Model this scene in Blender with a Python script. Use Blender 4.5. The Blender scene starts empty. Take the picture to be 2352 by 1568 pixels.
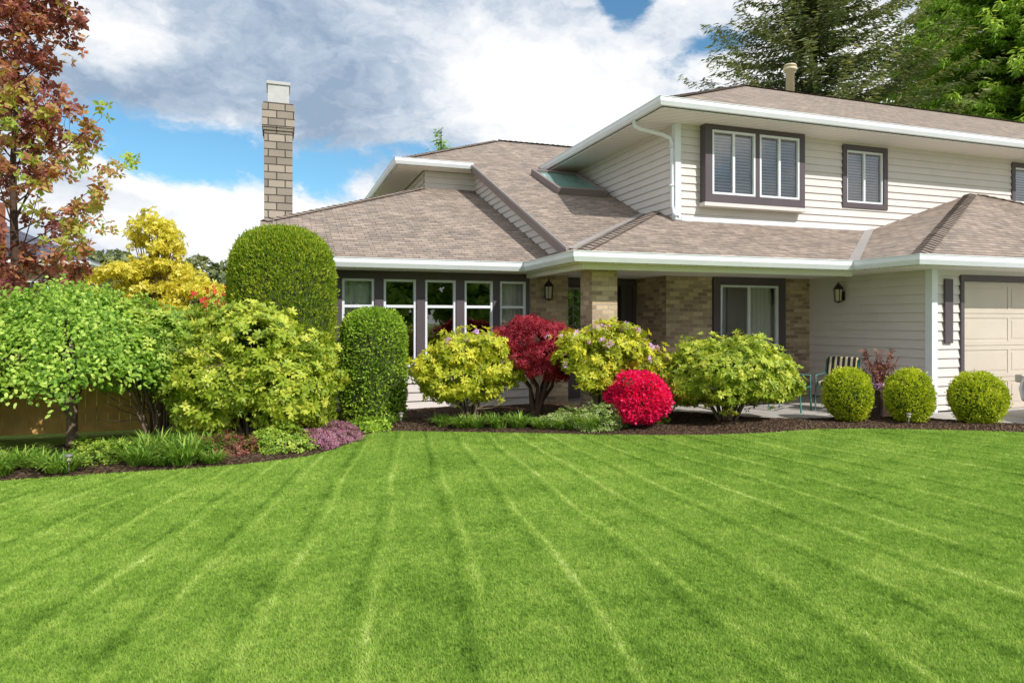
import bpy, math, random
import numpy as np
from mathutils import Vector
scene = bpy.context.scene
rad = math.radians
random.seed(3)

# ------------------------------------------------------------------ helpers
def lin(r, g, b, k=1.0):
    def f(c):
        c /= 255.0
        return c / 12.92 if c <= 0.04045 else ((c + 0.055) / 1.055) ** 2.4
    return (f(r) * k, f(g) * k, f(b) * k, 1.0)

def new_mat(name):
    m = bpy.data.materials.new(name)
    m.use_nodes = True
    nt = m.node_tree
    nt.nodes.clear()
    return m, nt

def N(nt, typ, **kw):
    n = nt.nodes.new(typ)
    ins = kw.pop('ins', {})
    for k, v in kw.items():
        setattr(n, k, v)
    for k, v in ins.items():
        if isinstance(v, bpy.types.NodeSocket):
            nt.links.new(v, n.inputs[k])
        else:
            n.inputs[k].default_value = v
    return n

def MA(nt, op, a, b=None, c=None, clamp=False):
    n = nt.nodes.new('ShaderNodeMath')
    n.operation = op
    n.use_clamp = clamp
    for i, v in enumerate((a, b, c)):
        if v is None:
            continue
        if isinstance(v, bpy.types.NodeSocket):
            nt.links.new(v, n.inputs[i])
        else:
            n.inputs[i].default_value = v
    return n.outputs[0]

def MIX(nt, fac, a, b, blend='MIX'):
    n = nt.nodes.new('ShaderNodeMix')
    n.data_type = 'RGBA'
    n.blend_type = blend
    for i, v in ((0, fac), (6, a), (7, b)):
        if isinstance(v, bpy.types.NodeSocket):
            nt.links.new(v, n.inputs[i])
        else:
            n.inputs[i].default_value = v
    return n.outputs[2]

def RAMP(nt, fac, stops):
    n = nt.nodes.new('ShaderNodeValToRGB')
    nt.links.new(fac, n.inputs[0])
    e = n.color_ramp.elements
    e[0].position, e[0].color = stops[0]
    e[1].position, e[1].color = stops[-1]
    for p, c in stops[1:-1]:
        x = e.new(p)
        x.color = c
    return n.outputs[0]

def finish(nt, base, rough=0.6, bump=None, bs=0.3, bd=0.01, metal=0.0, spec=0.4):
    p = N(nt, 'ShaderNodeBsdfPrincipled')
    if isinstance(base, bpy.types.NodeSocket):
        nt.links.new(base, p.inputs['Base Color'])
    else:
        p.inputs['Base Color'].default_value = base
    p.inputs['Roughness'].default_value = rough
    p.inputs['Metallic'].default_value = metal
    p.inputs['Specular IOR Level'].default_value = spec
    if bump is not None:
        b = N(nt, 'ShaderNodeBump', ins={'Height': bump, 'Strength': bs, 'Distance': bd})
        nt.links.new(b.outputs[0], p.inputs['Normal'])
    o = N(nt, 'ShaderNodeOutputMaterial')
    nt.links.new(p.outputs[0], o.inputs[0])

def paint(name, col, rough=0.55, var=0.12, scale=3.0, metal=0.0, spec=0.4):
    m, nt = new_mat(name)
    g = N(nt, 'ShaderNodeNewGeometry')
    n1 = N(nt, 'ShaderNodeTexNoise', ins={'Vector': g.outputs['Position'], 'Scale': scale, 'Detail': 6.0, 'Roughness': 0.6})
    n2 = N(nt, 'ShaderNodeTexNoise', ins={'Vector': g.outputs['Position'], 'Scale': scale * 14, 'Detail': 3.0})
    f = MA(nt, 'MULTIPLY_ADD', n1.outputs[0], 0.7, MA(nt, 'MULTIPLY', n2.outputs[0], 0.3))
    d = tuple(c * (1 - var * 1.6) for c in col[:3]) + (1,)
    l = tuple(min(1, c * (1 + var)) for c in col[:3]) + (1,)
    c = RAMP(nt, f, [(0.3, d), (0.7, l)])
    finish(nt, c, rough, n2.outputs[0], 0.15, 0.004, metal, spec)
    return m

def brickmat(name, c1, c2, mortar, bw, bh, ms=0.012, shingle=False, rough=0.85):
    m, nt = new_mat(name)
    uv = N(nt, 'ShaderNodeTexCoord')
    g = N(nt, 'ShaderNodeNewGeometry')
    wob = N(nt, 'ShaderNodeTexNoise', ins={'Vector': uv.outputs['UV'], 'Scale': 6.0, 'Detail': 2.0})
    v = N(nt, 'ShaderNodeVectorMath', operation='MULTIPLY_ADD', ins={0: wob.outputs['Color'], 1: (0.012, 0.012, 0), 2: uv.outputs['UV']})
    b = N(nt, 'ShaderNodeTexBrick', ins={'Vector': v.outputs[0], 'Color1': c1, 'Color2': c2, 'Mortar': mortar, 'Scale': 1.0,
          'Mortar Size': ms, 'Mortar Smooth': 0.15, 'Bias': 0.0, 'Brick Width': bw, 'Row Height': bh})
    b.offset = 0.5 if not shingle else 0.37
    n1 = N(nt, 'ShaderNodeTexNoise', ins={'Vector': g.outputs['Position'], 'Scale': 1.3, 'Detail': 5.0})
    n2 = N(nt, 'ShaderNodeTexNoise', ins={'Vector': g.outputs['Position'], 'Scale': 55.0, 'Detail': 4.0})
    k = MA(nt, 'MULTIPLY_ADD', n1.outputs[0], 0.5, MA(nt, 'MULTIPLY_ADD', n2.outputs[0], 0.7, 0.4))
    kk = N(nt, 'ShaderNodeCombineColor', ins={0: k, 1: k, 2: k})
    col = MIX(nt, 1.0, b.outputs['Color'], kk.outputs[0], 'MULTIPLY')
    if shingle:
        sx = N(nt, 'ShaderNodeSeparateXYZ', ins={0: v.outputs[0]})
        fr = MA(nt, 'FRACT', MA(nt, 'DIVIDE', sx.outputs[1], bh))
        h = MA(nt, 'SUBTRACT', MA(nt, 'MULTIPLY', MA(nt, 'SUBTRACT', 1.0, fr), 1.2), MA(nt, 'MULTIPLY', b.outputs['Fac'], 1.0))
        b2 = N(nt, 'ShaderNodeTexBrick', ins={'Vector': v.outputs[0], 'Color1': (0.76, .76, .77, 1), 'Color2': (1.18, 1.16, 1.13, 1), 'Mortar': (0.8, .8, .8, 1),
               'Scale': 1.0, 'Mortar Size': 0.0, 'Brick Width': bw * 0.63, 'Row Height': bh})
        b2.offset = 0.61
        col = MIX(nt, 0.8, col, b2.outputs['Color'], 'MULTIPLY')
        edge_ = MA(nt, 'LESS_THAN', fr, 0.15)
        col = MIX(nt, MA(nt, 'MULTIPLY', edge_, 0.7), col, mortar)
        finish(nt, col, rough, h, 0.9, 0.02, 0, 0.2)
    else:
        h = MA(nt, 'SUBTRACT', MA(nt, 'MULTIPLY', n2.outputs[0], 0.25), b.outputs['Fac'])
        finish(nt, col, rough, h, 0.7, 0.012, 0, 0.2)
    return m

def leafmat(name, stops, trans=0.35, rough=0.5, spec=0.3):
    m, nt = new_mat(name)
    a = N(nt, 'ShaderNodeAttribute', attribute_name='tint')
    c = RAMP(nt, a.outputs['Fac'], stops)
    p = N(nt, 'ShaderNodeBsdfPrincipled', ins={'Base Color': c, 'Roughness': rough, 'Specular IOR Level': spec})
    tc = MIX(nt, 1.0, c, (1.15, 1.1, 0.6, 1), 'MULTIPLY')
    t = N(nt, 'ShaderNodeBsdfTranslucent', ins={'Color': tc})
    x = N(nt, 'ShaderNodeMixShader', ins={0: trans})
    nt.links.new(p.outputs[0], x.inputs[1])
    nt.links.new(t.outputs[0], x.inputs[2])
    o = N(nt, 'ShaderNodeOutputMaterial')
    nt.links.new(x.outputs[0], o.inputs[0])
    return m

def emptyobj(name, loc, label, cat, group=None, rot=0.0):
    o = bpy.data.objects.new(name, None)
    o.location = loc
    o.rotation_euler = (0, 0, rot)
    o.empty_display_size = 0.2
    scene.collection.objects.link(o)
    o['label'] = label
    o['category'] = cat
    if group:
        o['group'] = group
    return o

def put(name, me, parent=None, loc=(0, 0, 0), mats=()):
    for mt in mats:
        me.materials.append(mt)
    o = bpy.data.objects.new(name, me)
    o.location = loc
    scene.collection.objects.link(o)
    if parent:
        o.parent = parent
    return o

def uvmap(me):
    uvl = me.uv_layers.new(name='UVMap')
    co = np.empty(len(me.vertices) * 3)
    me.vertices.foreach_get('co', co)
    co = co.reshape(-1, 3)
    Z = Vector((0, 0, 1))
    for p in me.polygons:
        n = p.normal
        if abs(n.z) > 0.999:
            t = Vector((1, 0, 0))
            b = Vector((0, 1, 0))
        else:
            t = Z.cross(n).normalized()
            b = n.cross(t)
        for li in p.loop_indices:
            c = Vector(co[me.loops[li].vertex_index])
            uvl.data[li].uv = (c.dot(t), c.dot(b))

class MB:
    def __init__(s):
        s.v = []
        s.f = []
        s.m = []
    def add(s, vs, fs, m=0):
        o = len(s.v)
        s.v += [tuple(x) for x in vs]
        s.f += [tuple(o + i for i in f) for f in fs]
        s.m += [m] * len(fs)
    def box(s, x0, x1, y0, y1, z0, z1, m=0):
        s.add([(x0, y0, z0), (x1, y0, z0), (x1, y1, z0), (x0, y1, z0), (x0, y0, z1), (x1, y0, z1), (x1, y1, z1), (x0, y1, z1)],
              [(0, 3, 2, 1), (4, 5, 6, 7), (0, 1, 5, 4), (1, 2, 6, 5), (2, 3, 7, 6), (3, 0, 4, 7)], m)
    def tube(s, pts, rr, n=7, m=0, cap=True):
        pts = [Vector(p) for p in pts]
        if not isinstance(rr, (list, tuple)):
            rr = [rr] * len(pts)
        o = len(s.v)
        up = Vector((0.31, 0.17, 0.93))
        for i, p in enumerate(pts):
            d = (pts[min(i + 1, len(pts) - 1)] - pts[max(i - 1, 0)]).normalized()
            a = d.cross(up)
            if a.length < 1e-3:
                a = d.cross(Vector((1, 0, 0)))
            a.normalize()
            b = d.cross(a)
            for k in range(n):
                t = 2 * math.pi * k / n
                s.v.append(tuple(p + (a * math.cos(t) + b * math.sin(t)) * rr[i]))
        for i in range(len(pts) - 1):
            for k in range(n):
                k2 = (k + 1) % n
                s.f.append((o + i * n + k, o + i * n + k2, o + (i + 1) * n + k2, o + (i + 1) * n + k))
                s.m.append(m)
        if cap:
            s.f.append(tuple(o + k for k in range(n)))
            s.f.append(tuple(o + (len(pts) - 1) * n + k for k in reversed(range(n))))
            s.m += [m, m]
    def lathe(s, prof, cx, cy, n=20, m=0):
        o = len(s.v)
        for r, z in prof:
            for k in range(n):
                t = 2 * math.pi * k / n
                s.v.append((cx + r * math.cos(t), cy + r * math.sin(t), z))
        for i in range(len(prof) - 1):
            for k in range(n):
                k2 = (k + 1) % n
                s.f.append((o + i * n + k, o + i * n + k2, o + (i + 1) * n + k2, o + (i + 1) * n + k))
                s.m.append(m)
        s.f.append(tuple(o + k for k in reversed(range(n))))
        s.f.append(tuple(o + (len(prof) - 1) * n + k for k in range(n)))
        s.m += [m, m]
    def mesh(s, name, smooth=False, uv=True):
        me = bpy.data.meshes.new(name)
        me.from_pydata(s.v, [], s.f)
        me.update()
        me.polygons.foreach_set('material_index', s.m)
        if smooth:
            me.polygons.foreach_set('use_smooth', [True] * len(me.polygons))
        if uv:
            uvmap(me)
        return me

def part(mb, name, parent, mats, bev=0.0, smooth=False, loc=(0, 0, 0), uv=True):
    o = put(name, mb.mesh(name, smooth, uv), parent, loc, mats)
    if bev:
        b = o.modifiers.new('bev', 'BEVEL')
        b.width = bev
        b.segments = 2
        b.limit_method = 'ANGLE'
    return o

# --------------------------------------------------------------- materials
M_side = paint('cream_siding', (0.685, 0.635, 0.61, 1), 0.6, 0.05, 1.5)
M_white = paint('white_trim', (0.78, 0.81, 0.86, 1), 0.4, 0.05, 2)
M_soff = paint('soffit_paint', (0.80, 0.77, 0.73, 1), 0.6, 0.05, 2)
M_trim = paint('taupe_trim', lin(92, 82, 88, 0.9), 0.55, 0.1, 2)
M_rake = paint('rake_board', lin(140, 126, 124, 0.85), 0.6, 0.08, 2)
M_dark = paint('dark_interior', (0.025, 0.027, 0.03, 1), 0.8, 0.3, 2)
M_brick = brickmat('tan_brick', lin(204, 182, 152, 1.0), lin(142, 122, 102, 0.95), lin(188, 176, 160, 0.85), 0.215, 0.078, 0.008)
M_block = brickmat('chimney_block', lin(192, 180, 166, 0.8), lin(142, 132, 122, 0.8), lin(88, 82, 76, 0.7), 0.40, 0.19, 0.014)
M_shing = brickmat('asphalt_shingle', lin(182, 166, 152, 0.82), lin(152, 139, 128, 0.82), lin(84, 74, 68, 0.75), 0.24, 0.13, 0.004, True)
M_cap = paint('ridge_shingle', lin(154, 139, 127, 0.8), 0.9, 0.2, 8)
M_flash = paint('valley_flashing', lin(176, 170, 166, 0.8), 0.45, 0.1, 4)
M_gdoor = paint('garage_door_paint', lin(222, 210, 193, 0.80), 0.5, 0.05, 2)
M_metal = paint('chimney_metal', lin(205, 206, 206, 0.8), 0.45, 0.1, 5)
M_dullmetal = paint('aged_metal', (0.22, 0.22, 0.21, 1), 0.5, 0.2, 9, 0.3)
M_cream = paint('cream_metal', lin(230, 214, 184, 0.85), 0.5, 0.08, 5)
M_bronze = paint('bronze_metal', (0.05, 0.035, 0.025, 1), 0.4, 0.2, 9, 0.5)
M_lampglass = paint('frosted_lamp_glass', (0.55, 0.5, 0.4, 1), 0.2, 0.1, 9)
M_slat = paint('blind_slat', (0.66, 0.70, 0.68, 1), 0.5, 0.1, 3)
M_curt = paint('curtain_cloth', (0.80, 0.80, 0.75, 1), 0.9, 0.1, 3)
M_bark = paint('grey_brown_bark', lin(132, 112, 94, 0.8), 0.9, 0.35, 12)
M_barkd = paint('dark_bark', lin(94, 72, 60, 0.75), 0.9, 0.35, 12)
M_green_metal = paint('green_metal', (0.03, 0.15, 0.125, 1), 0.4, 0.15, 5)
M_pot = paint('brown_pot', (0.055, 0.03, 0.02, 1), 0.5, 0.2, 6)

def glassmat(name, tint=(0.85, 0.9, 0.9, 1), refl=0.12):
    m, nt = new_mat(name)
    fr = N(nt, 'ShaderNodeFresnel', ins={'IOR': 1.5})
    f = MA(nt, 'ADD', fr.outputs[0], refl, clamp=True)
    t = N(nt, 'ShaderNodeBsdfTransparent', ins={'Color': tint})
    g = N(nt, 'ShaderNodeBsdfGlossy', ins={'Roughness': 0.01, 'Color': (1, 1, 1, 1)})
    x = N(nt, 'ShaderNodeMixShader', ins={0: f})
    nt.links.new(t.outputs[0], x.inputs[1])
    nt.links.new(g.outputs[0], x.inputs[2])
    o = N(nt, 'ShaderNodeOutputMaterial')
    nt.links.new(x.outputs[0], o.inputs[0])
    return m
M_glass = glassmat('window_glass', refl=0.14)

# --------------------------------------------------------------- HOUSE
house = emptyobj('suburban_house', (8, 12, 0), 'two-storey cream sided house with brown shingle roofs and brick porch', 'house')
HM = (-8, -12, 0)
def hp(mb, name, mats, bev=0.0, smooth=False, parent=None, label=None):
    o = part(mb, name, parent or house, mats, bev, smooth, (0, 0, 0) if parent else HM)
    if label:
        o['label'] = label
    return o

BOARD = 0.16
def wall(mb, axis, c, u0, u1, z0, z1, ops=(), lap=0.0, m=0):
    zs = {z0, z1}
    for o in ops:
        for z in o[2:4]:
            if z0 < z < z1:
                zs.add(z)
    if lap:
        k = math.ceil(z0 / BOARD)
        while k * BOARD < z1:
            if k * BOARD > z0:
                zs.add(round(k * BOARD, 6))
            k += 1
    zs = sorted(zs)
    def P(u, z, o):
        return (u, c - o, z) if axis == 'x' else (c - o, u, z)
    for za, zb in zip(zs, zs[1:]):
        if zb - za < 1e-5:
            continue
        zm = (za + zb) / 2
        iv = [(u0, u1)]
        for o in ops:
            if o[2] < zm < o[3]:
                nv = []
                for a, b in iv:
                    if o[1] <= a or o[0] >= b:
                        nv.append((a, b))
                        continue
                    if o[0] > a:
                        nv.append((a, o[0]))
                    if o[1] < b:
                        nv.append((o[1], b))
                iv = nv
        k = math.floor(zm / BOARD) * BOARD
        oa = lap * (1 - (za - k) / BOARD)
        ob = lap * (1 - (zb - k) / BOARD)
        for a, b in iv:
            if axis == 'y':
                a, b = b, a
            mb.add([P(a, za, oa), P(b, za, oa), P(b, zb, ob), P(a, zb, ob)], [(0, 1, 2, 3)], m)
            if lap and abs(za - k) < 1e-4:
                mb.add([P(a, za, 0), P(b, za, 0), P(b, za, oa), P(a, za, oa)], [(0, 1, 2, 3)], m)

def clip(o, co, no):
    import bmesh
    bm = bmesh.new()
    bm.from_mesh(o.data)
    bmesh.ops.bisect_plane(bm, geom=bm.verts[:] + bm.edges[:] + bm.faces[:], plane_co=co, plane_no=no, clear_outer=True)
    bm.to_mesh(o.data)
    bm.free()

LAP = 0.027
YL = 12.30
YB = 11.68
YD = 12.90
YG = 8.82
YU = 12.28
SOF = 2.50
fP = lambda x, y: 2.65 + 0.39 * (y - 9.57)
fL = lambda x, y: 2.65 + 0.39 * (x - 4.35)
fM = lambda x, y: 2.65 + 0.454 * (y - 10.62)
fR = lambda x, y: 2.65 + 0.41 * (y - 11.79)
fLg = lambda x, y: 2.65 + 0.325 * (x - 9.76)
fF = lambda x, y: 2.65 + (2.1255 / 4.05) * (y - 8.25)

lw = [(1.076, 1.64), (1.80, 2.39), (2.55, 3.13), (3.29, 3.85), (3.98, 4.51)]
mb = MB()
wall(mb, 'x', YL, -0.05, 4.60, 0.0, 2.5, [(0.95, 4.58, 0.66, 2.46)], LAP)
hp(mb, 'siding_wall', [M_side])
mb = MB()
wall(mb, 'y', -0.05, 12.3, 22.0, 0, 3.4, [], LAP)
hp(mb, 'siding_wall', [M_side])
gd = (11.45, 16.3, -0.1, 2.32)
mb = MB()
wall(mb, 'y', 10.73, YG, 11.68, 0.05, SOF, [], LAP)
wall(mb, 'x', YG, 10.73, 22.3, 0.05, SOF, [gd], LAP)
hp(mb, 'siding_wall', [M_side], label='garage siding wall with white corner board')
W2 = (12.30, 13.39, 4.32, 5.52)
W3 = (17.75, 19.6, 4.62, 5.52)
mb = MB()
wall(mb, 'x', YU, 7.83, 36.0, 3.66, 5.70, [(8.45, 10.85, 4.2, 5.6), W2, W3], LAP)
hp(mb, 'siding_wall', [M_side], label='upper storey front siding wall')
mb = MB()
wall(mb, 'y', 7.83, YU, 17.5, 3.66, 5.70, [], LAP)
hp(mb, 'siding_wall', [M_side], label='upper storey side siding wall')
mb = MB()
wall(mb, 'y', 5.07, 11.2, 17.9, 2.7, 5.8, [], LAP)
o = hp(mb, 'knee_wall', [M_side])
clip(o, (5.07 , 10.62 , 2.65 - 0.05), (0, -0.454, 1))
mb = MB()
wall(mb, 'x', 17.9, 3.70, 5.07, 4.9, 5.62, [], LAP)
wall(mb, 'y', 3.70, 17.9, 24.9, 3.2, 5.62, [], LAP)
hp(mb, 'siding_wall', [M_side], label='clerestory siding wall under stepped roof')
mb = MB()
mb.add([(-0.05, 22, 0), (-0.05, 22, 3.4), (8, 22, 3.4), (8, 22, 0)], [(0, 1, 2, 3)])
mb.add([(8, 22, 0), (8, 22, 5.7), (36, 22, 5.7), (36, 22, 0)], [(0, 1, 2, 3)])
mb.add([(36, 12.28, 0), (36, 12.28, 5.7), (36, 22, 5.7), (36, 22, 0)], [(0, 3, 2, 1)])
mb.add([(22.3, 8.82, 0), (22.3, 8.82, 2.5), (22.3, 12.28, 2.5), (22.3, 12.28, 0)], [(0, 3, 2, 1)])
mb.add([(22.3, 12.281, 0), (22.3, 12.281, 3.7), (36, 12.281, 3.7), (36, 12.281, 0)], [(0, 3, 2, 1)])
hp(mb, 'rear_wall', [M_side])
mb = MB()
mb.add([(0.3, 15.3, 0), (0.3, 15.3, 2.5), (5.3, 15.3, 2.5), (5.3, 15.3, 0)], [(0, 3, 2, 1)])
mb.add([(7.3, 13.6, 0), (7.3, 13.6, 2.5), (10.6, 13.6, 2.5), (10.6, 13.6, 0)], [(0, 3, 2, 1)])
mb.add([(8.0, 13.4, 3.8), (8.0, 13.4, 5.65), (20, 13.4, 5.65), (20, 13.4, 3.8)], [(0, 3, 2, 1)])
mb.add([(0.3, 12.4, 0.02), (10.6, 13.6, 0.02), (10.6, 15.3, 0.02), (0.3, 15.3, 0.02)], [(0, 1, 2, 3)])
hp(mb, 'dark_backdrop', [M_dark])  # near-black backdrop sheets behind the panes; room dimness put into the colour
for x, y, z0, z1 in ((7.83, YU, 3.7, 5.7), (10.73, YG, 0.02, SOF)):
    mb = MB()
    mb.box(x - 0.044, x + 0.09, y - 0.044, y - 0.0275, z0, z1)
    mb.box(x - 0.044, x - 0.0275, y - 0.0275, y + 0.09, z0, z1)
    hp(mb, 'corner_board', [M_white], 0.003)
mb = MB()
mb.box(7.93, 13.0, YU - 0.046, YU - 0.028, 3.68, 3.78)
hp(mb, 'base_trim', [M_white], 0.003)

mb = MB()
wall(mb, 'x', YL, 4.60, 5.40, 0, SOF)
mb.add([(5.40, YL, 0), (5.40, YD, 0), (5.40, YD, SOF), (5.40, YL, SOF)], [(0, 1, 2, 3)])
hp(mb, 'brick_wall', [M_brick])
mb = MB()
wall(mb, 'y', 7.22, YB, YD, 0, SOF)
wall(mb, 'x', YB, 7.22, 10.73, 0, SOF, [(8.28, 10.05, 0.5, 2.46)])
hp(mb, 'brick_wall', [M_brick])
mb = MB()
mb.box(4.86, 5.32, 10.1, 10.56, 0, SOF)
hp(mb, 'porch_column', [M_brick], 0.006)
mb = MB()
mb.box(4.5, 9.9, 9.72, 9.84, 2.42, 2.50)
mb.box(4.5, 4.62, 9.84, 12.24, 2.42, 2.50)
hp(mb, 'porch_beam', [M_soff], 0.004)

def window(Y, u0, u1, z0, z1, trim=0.12, mull=1, trans=None, cover=None, lab=None, sill=True, prd=0.05, back=0.10):
    mb = MB()
    a = Y - prd
    b = Y + back
    t = trim
    if t > 0:
        mb.box(u0 - t, u0, a, b, z0 - t, z1 + t)
        mb.box(u1, u1 + t, a, b, z0 - t, z1 + t)
        mb.box(u0, u1, a, b, z1, z1 + t)
        mb.box(u0, u1, a, b, z0 - t, z0)
    else:
        mb.box(u0, u1, Y + 0.02, Y + 0.1, z0 - 0.02, z0 - 0.001)
    w = hp(mb, 'window', [M_trim], 0.003, label=lab)
    fb = MB()
    fw = 0.045
    ya, yb = Y - 0.02, Y + 0.06
    fb.box(u0 + .001, u0 + fw, ya, yb, z0 + .001, z1 - .001)
    fb.box(u1 - fw, u1 - .001, ya, yb, z0 + .001, z1 - .001)
    fb.box(u0 + fw, u1 - fw, ya, yb, z1 - fw, z1 - .001)
    fb.box(u0 + fw, u1 - fw, ya, yb, z0 + .001, z0 + fw)
    for i in range(mull):
        um = u0 + (u1 - u0) * (i + 1) / (mull + 1)
        fb.box(um - 0.028, um + 0.028, ya + 0.008, yb - 0.004, z0 + fw, z1 - fw)
    if trans:
        fb.box(u0 + fw, u1 - fw, ya + 0.006, yb - 0.002, trans - 0.025, trans + 0.025)
    part(fb, 'frame', w, [M_white], 0.003)
    pb = MB()
    pb.add([(u0 + fw / 2, Y + 0.025, z0 + .02), (u1 - fw / 2, Y + 0.025, z0 + .02), (u1 - fw / 2, Y + 0.025, z1 - .02), (u0 + fw / 2, Y + 0.025, z1 - .02)], [(0, 1, 2, 3)])
    part(pb, 'pane', w, [M_glass])
    if cover == 'slat':
        sb = MB()
        z = z0 + 0.05
        while z < z1 - 0.05:
            sb.add([(u0 + .06, Y + .09, z), (u1 - .06, Y + .09, z), (u1 - .06, Y + .12, z + .034), (u0 + .06, Y + .12, z + .034)], [(0, 1, 2, 3)])
            z += 0.065
        part(sb, 'blind', w, [M_slat])
    if cover and cover[0] == 'c':
        rng = [(u0 + .03, u1 - .03)]
        if cover == 'cr':
            rng = [(u1 - (u1 - u0) * .38, u1 - .03)]
        sb = MB()
        for ra, rb in rng:
            n = max(8, int((rb - ra) / 0.02))
            vs = []
            for i in range(n + 1):
                u = ra + (rb - ra) * i / n
                y = Y + 0.16 + 0.025 * math.sin(u * 60) + 0.01 * math.sin(u * 23)
                vs += [(u, y, z0 - 0.05), (u, y, z1 + 0.03)]
            sb.add(vs, [(2 * i, 2 * i + 2, 2 * i + 3, 2 * i + 1) for i in range(n)])
        part(sb, 'curtain', w, [M_curt], smooth=True)
    return w

cov = ['c', None, None, None, 'c']
for (a, b), c in zip(lw, cov):
    window(YL, a, b, 0.78, 2.36, 0.0, 0, 1.87, c)
mb = MB()
xs = [0.95] + [v for p in lw for v in p] + [4.58]
for i in range(0, len(xs), 2):
    mb.box(xs[i], xs[i + 1], YL - 0.05, YL + 0.08, 0.78, 2.36)
mb.box(0.95, 4.58, YL - 0.052, YL + 0.08, 2.36, 2.495)
mb.box(0.95, 4.58, YL - 0.052, YL + 0.08, 0.66, 0.78)
hp(mb, 'window_surround', [M_trim], 0.004)
window(YB, 8.45, 9.90, 0.62, 2.34, 0.16, 1, None, 'cr')
mb = MB()
mb.box(8.39, 10.95, 12.06, 12.25, 4.08, 4.25)
mb.box(8.39, 10.95, 12.06, 12.25, 5.59, 5.695)
mb.box(8.39, 8.56, 12.06, 12.25, 4.25, 5.59)
mb.box(9.64, 9.75, 12.06, 12.25, 4.25, 5.59)
mb.box(10.80, 10.95, 12.06, 12.25, 4.25, 5.59)
mb.box(8.36, 10.98, 12.045, 12.25, 3.995, 4.075, 1)
hp(mb, 'window_box', [M_trim, M_side], 0.004)
window(12.08, 8.56, 9.64, 4.25, 5.59, 0.0, 1, None, 'slat')
window(12.08, 9.75, 10.80, 4.25, 5.59, 0.0, 1, None, 'slat')
window(YU, *W2, 0.12, 1, None, 'slat')
window(YU, *W3, 0.12, 1, None, 'slat')

mb = MB()
mb.add([(5.40, YD, 0), (7.22, YD, 0), (7.22, YD, SOF), (5.40, YD, SOF)], [(0, 1, 2, 3)])
for a, b in ((5.46, 5.56), (5.94, 6.06), (6.86, 6.96), (7.14, 7.21)):
    mb.box(a, b, YD - 0.06, YD - 0.003, 0.02, 2.36)
mb.box(5.46, 7.21, YD - 0.062, YD - 0.003, 2.36, 2.46)
mb.box(5.56, 5.94, YD - 0.05, YD - 0.003, 0.02, 0.9)
d = hp(mb, 'door_frame', [M_trim], 0.004)
mb = MB()
mb.box(6.06, 6.86, YD - 0.035, YD - 0.004, 0.05, 2.34)
for z0, z1 in ((0.2, 0.9), (1.1, 2.15)):
    for a, b in ((6.14, 6.42), (6.5, 6.78)):
        mb.box(a, b, YD - 0.05, YD - 0.036, z0, z1)
door = hp(mb, 'front_door', [M_dark], 0.005)
mb = MB()
mb.tube([(6.78, YD - 0.06, 1.0), (6.78, YD - 0.09, 1.05), (6.78, YD - 0.09, 1.2), (6.78, YD - 0.06, 1.25)], 0.012, 8)
part(mb, 'handle', door, [M_bronze], 0, True)
mb = MB()
mb.add([(5.6, YD - 0.02, 0.95), (5.92, YD - 0.02, 0.95), (5.92, YD - 0.02, 2.3), (5.6, YD - 0.02, 2.3)], [(0, 1, 2, 3)])
sg = hp(mb, 'sidelight', [glassmat('leaded_glass', (0.75, 0.8, 0.8, 1), 0.3)])
mb = MB()
for k in range(6):
    z = 1.05 + k * 0.2
    mb.tube([(5.62, YD - .03, z), (5.76, YD - .03, z + .1), (5.9, YD - .03, z)], 0.008, 4)
mb.tube([(5.76, YD - .03, 0.95), (5.76, YD - .03, 2.3)], 0.008, 4)
part(mb, 'leading', sg, [M_metal])

mb = MB()
mb.box(11.45, 16.3, YG + 0.05, YG + 0.09, 0.01, 2.32)
for r in range(4):
    z0 = 0.02 + r * 0.575
    mb.box(11.46, 16.29, YG + 0.040, YG + 0.049, z0 + 0.0, z0 + 0.075)
    mb.box(11.46, 16.29, YG + 0.040, YG + 0.049, z0 + 0.49, z0 + 0.565)
    for k in range(5):
        x = 11.46 + k * 1.19
        mb.box(x, x + 0.07, YG + 0.0405, YG + 0.049, z0 + 0.075, z0 + 0.49)
        if k < 4:
            mb.box(x + 0.11, x + 1.15, YG + 0.044, YG + 0.049, z0 + 0.12, z0 + 0.445)
hp(mb, 'garage_door', [M_gdoor], 0.004)
mb = MB()
mb.box(11.37, 11.45, YG - 0.05, YG + 0.05, 0.0, 2.42)
mb.box(16.3, 16.4, YG - 0.05, YG + 0.05, 0.0, 2.42)
mb.box(11.45, 16.3, YG - 0.05, YG + 0.05, 2.32, 2.42)
hp(mb, 'garage_door_frame', [M_trim], 0.004)
mb = MB()
mb.box(10.98, 11.17, YG - 0.058, YG - 0.029, 1.22, 2.34)
hp(mb, 'shutter', [M_trim], 0.006)

def roof(mb, poly, fz, th=0.035, m=0):
    top = [(x, y, fz(x, y)) for x, y in poly]
    bot = [(x, y, fz(x, y) - th) for x, y in poly]
    n = len(poly)
    mb.add(top + bot, [tuple(range(n)), tuple(range(2 * n - 1, n - 1, -1))] + [((i + 1) % n, i, n + i, n + (i + 1) % n) for i in range(n)], m)

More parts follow.
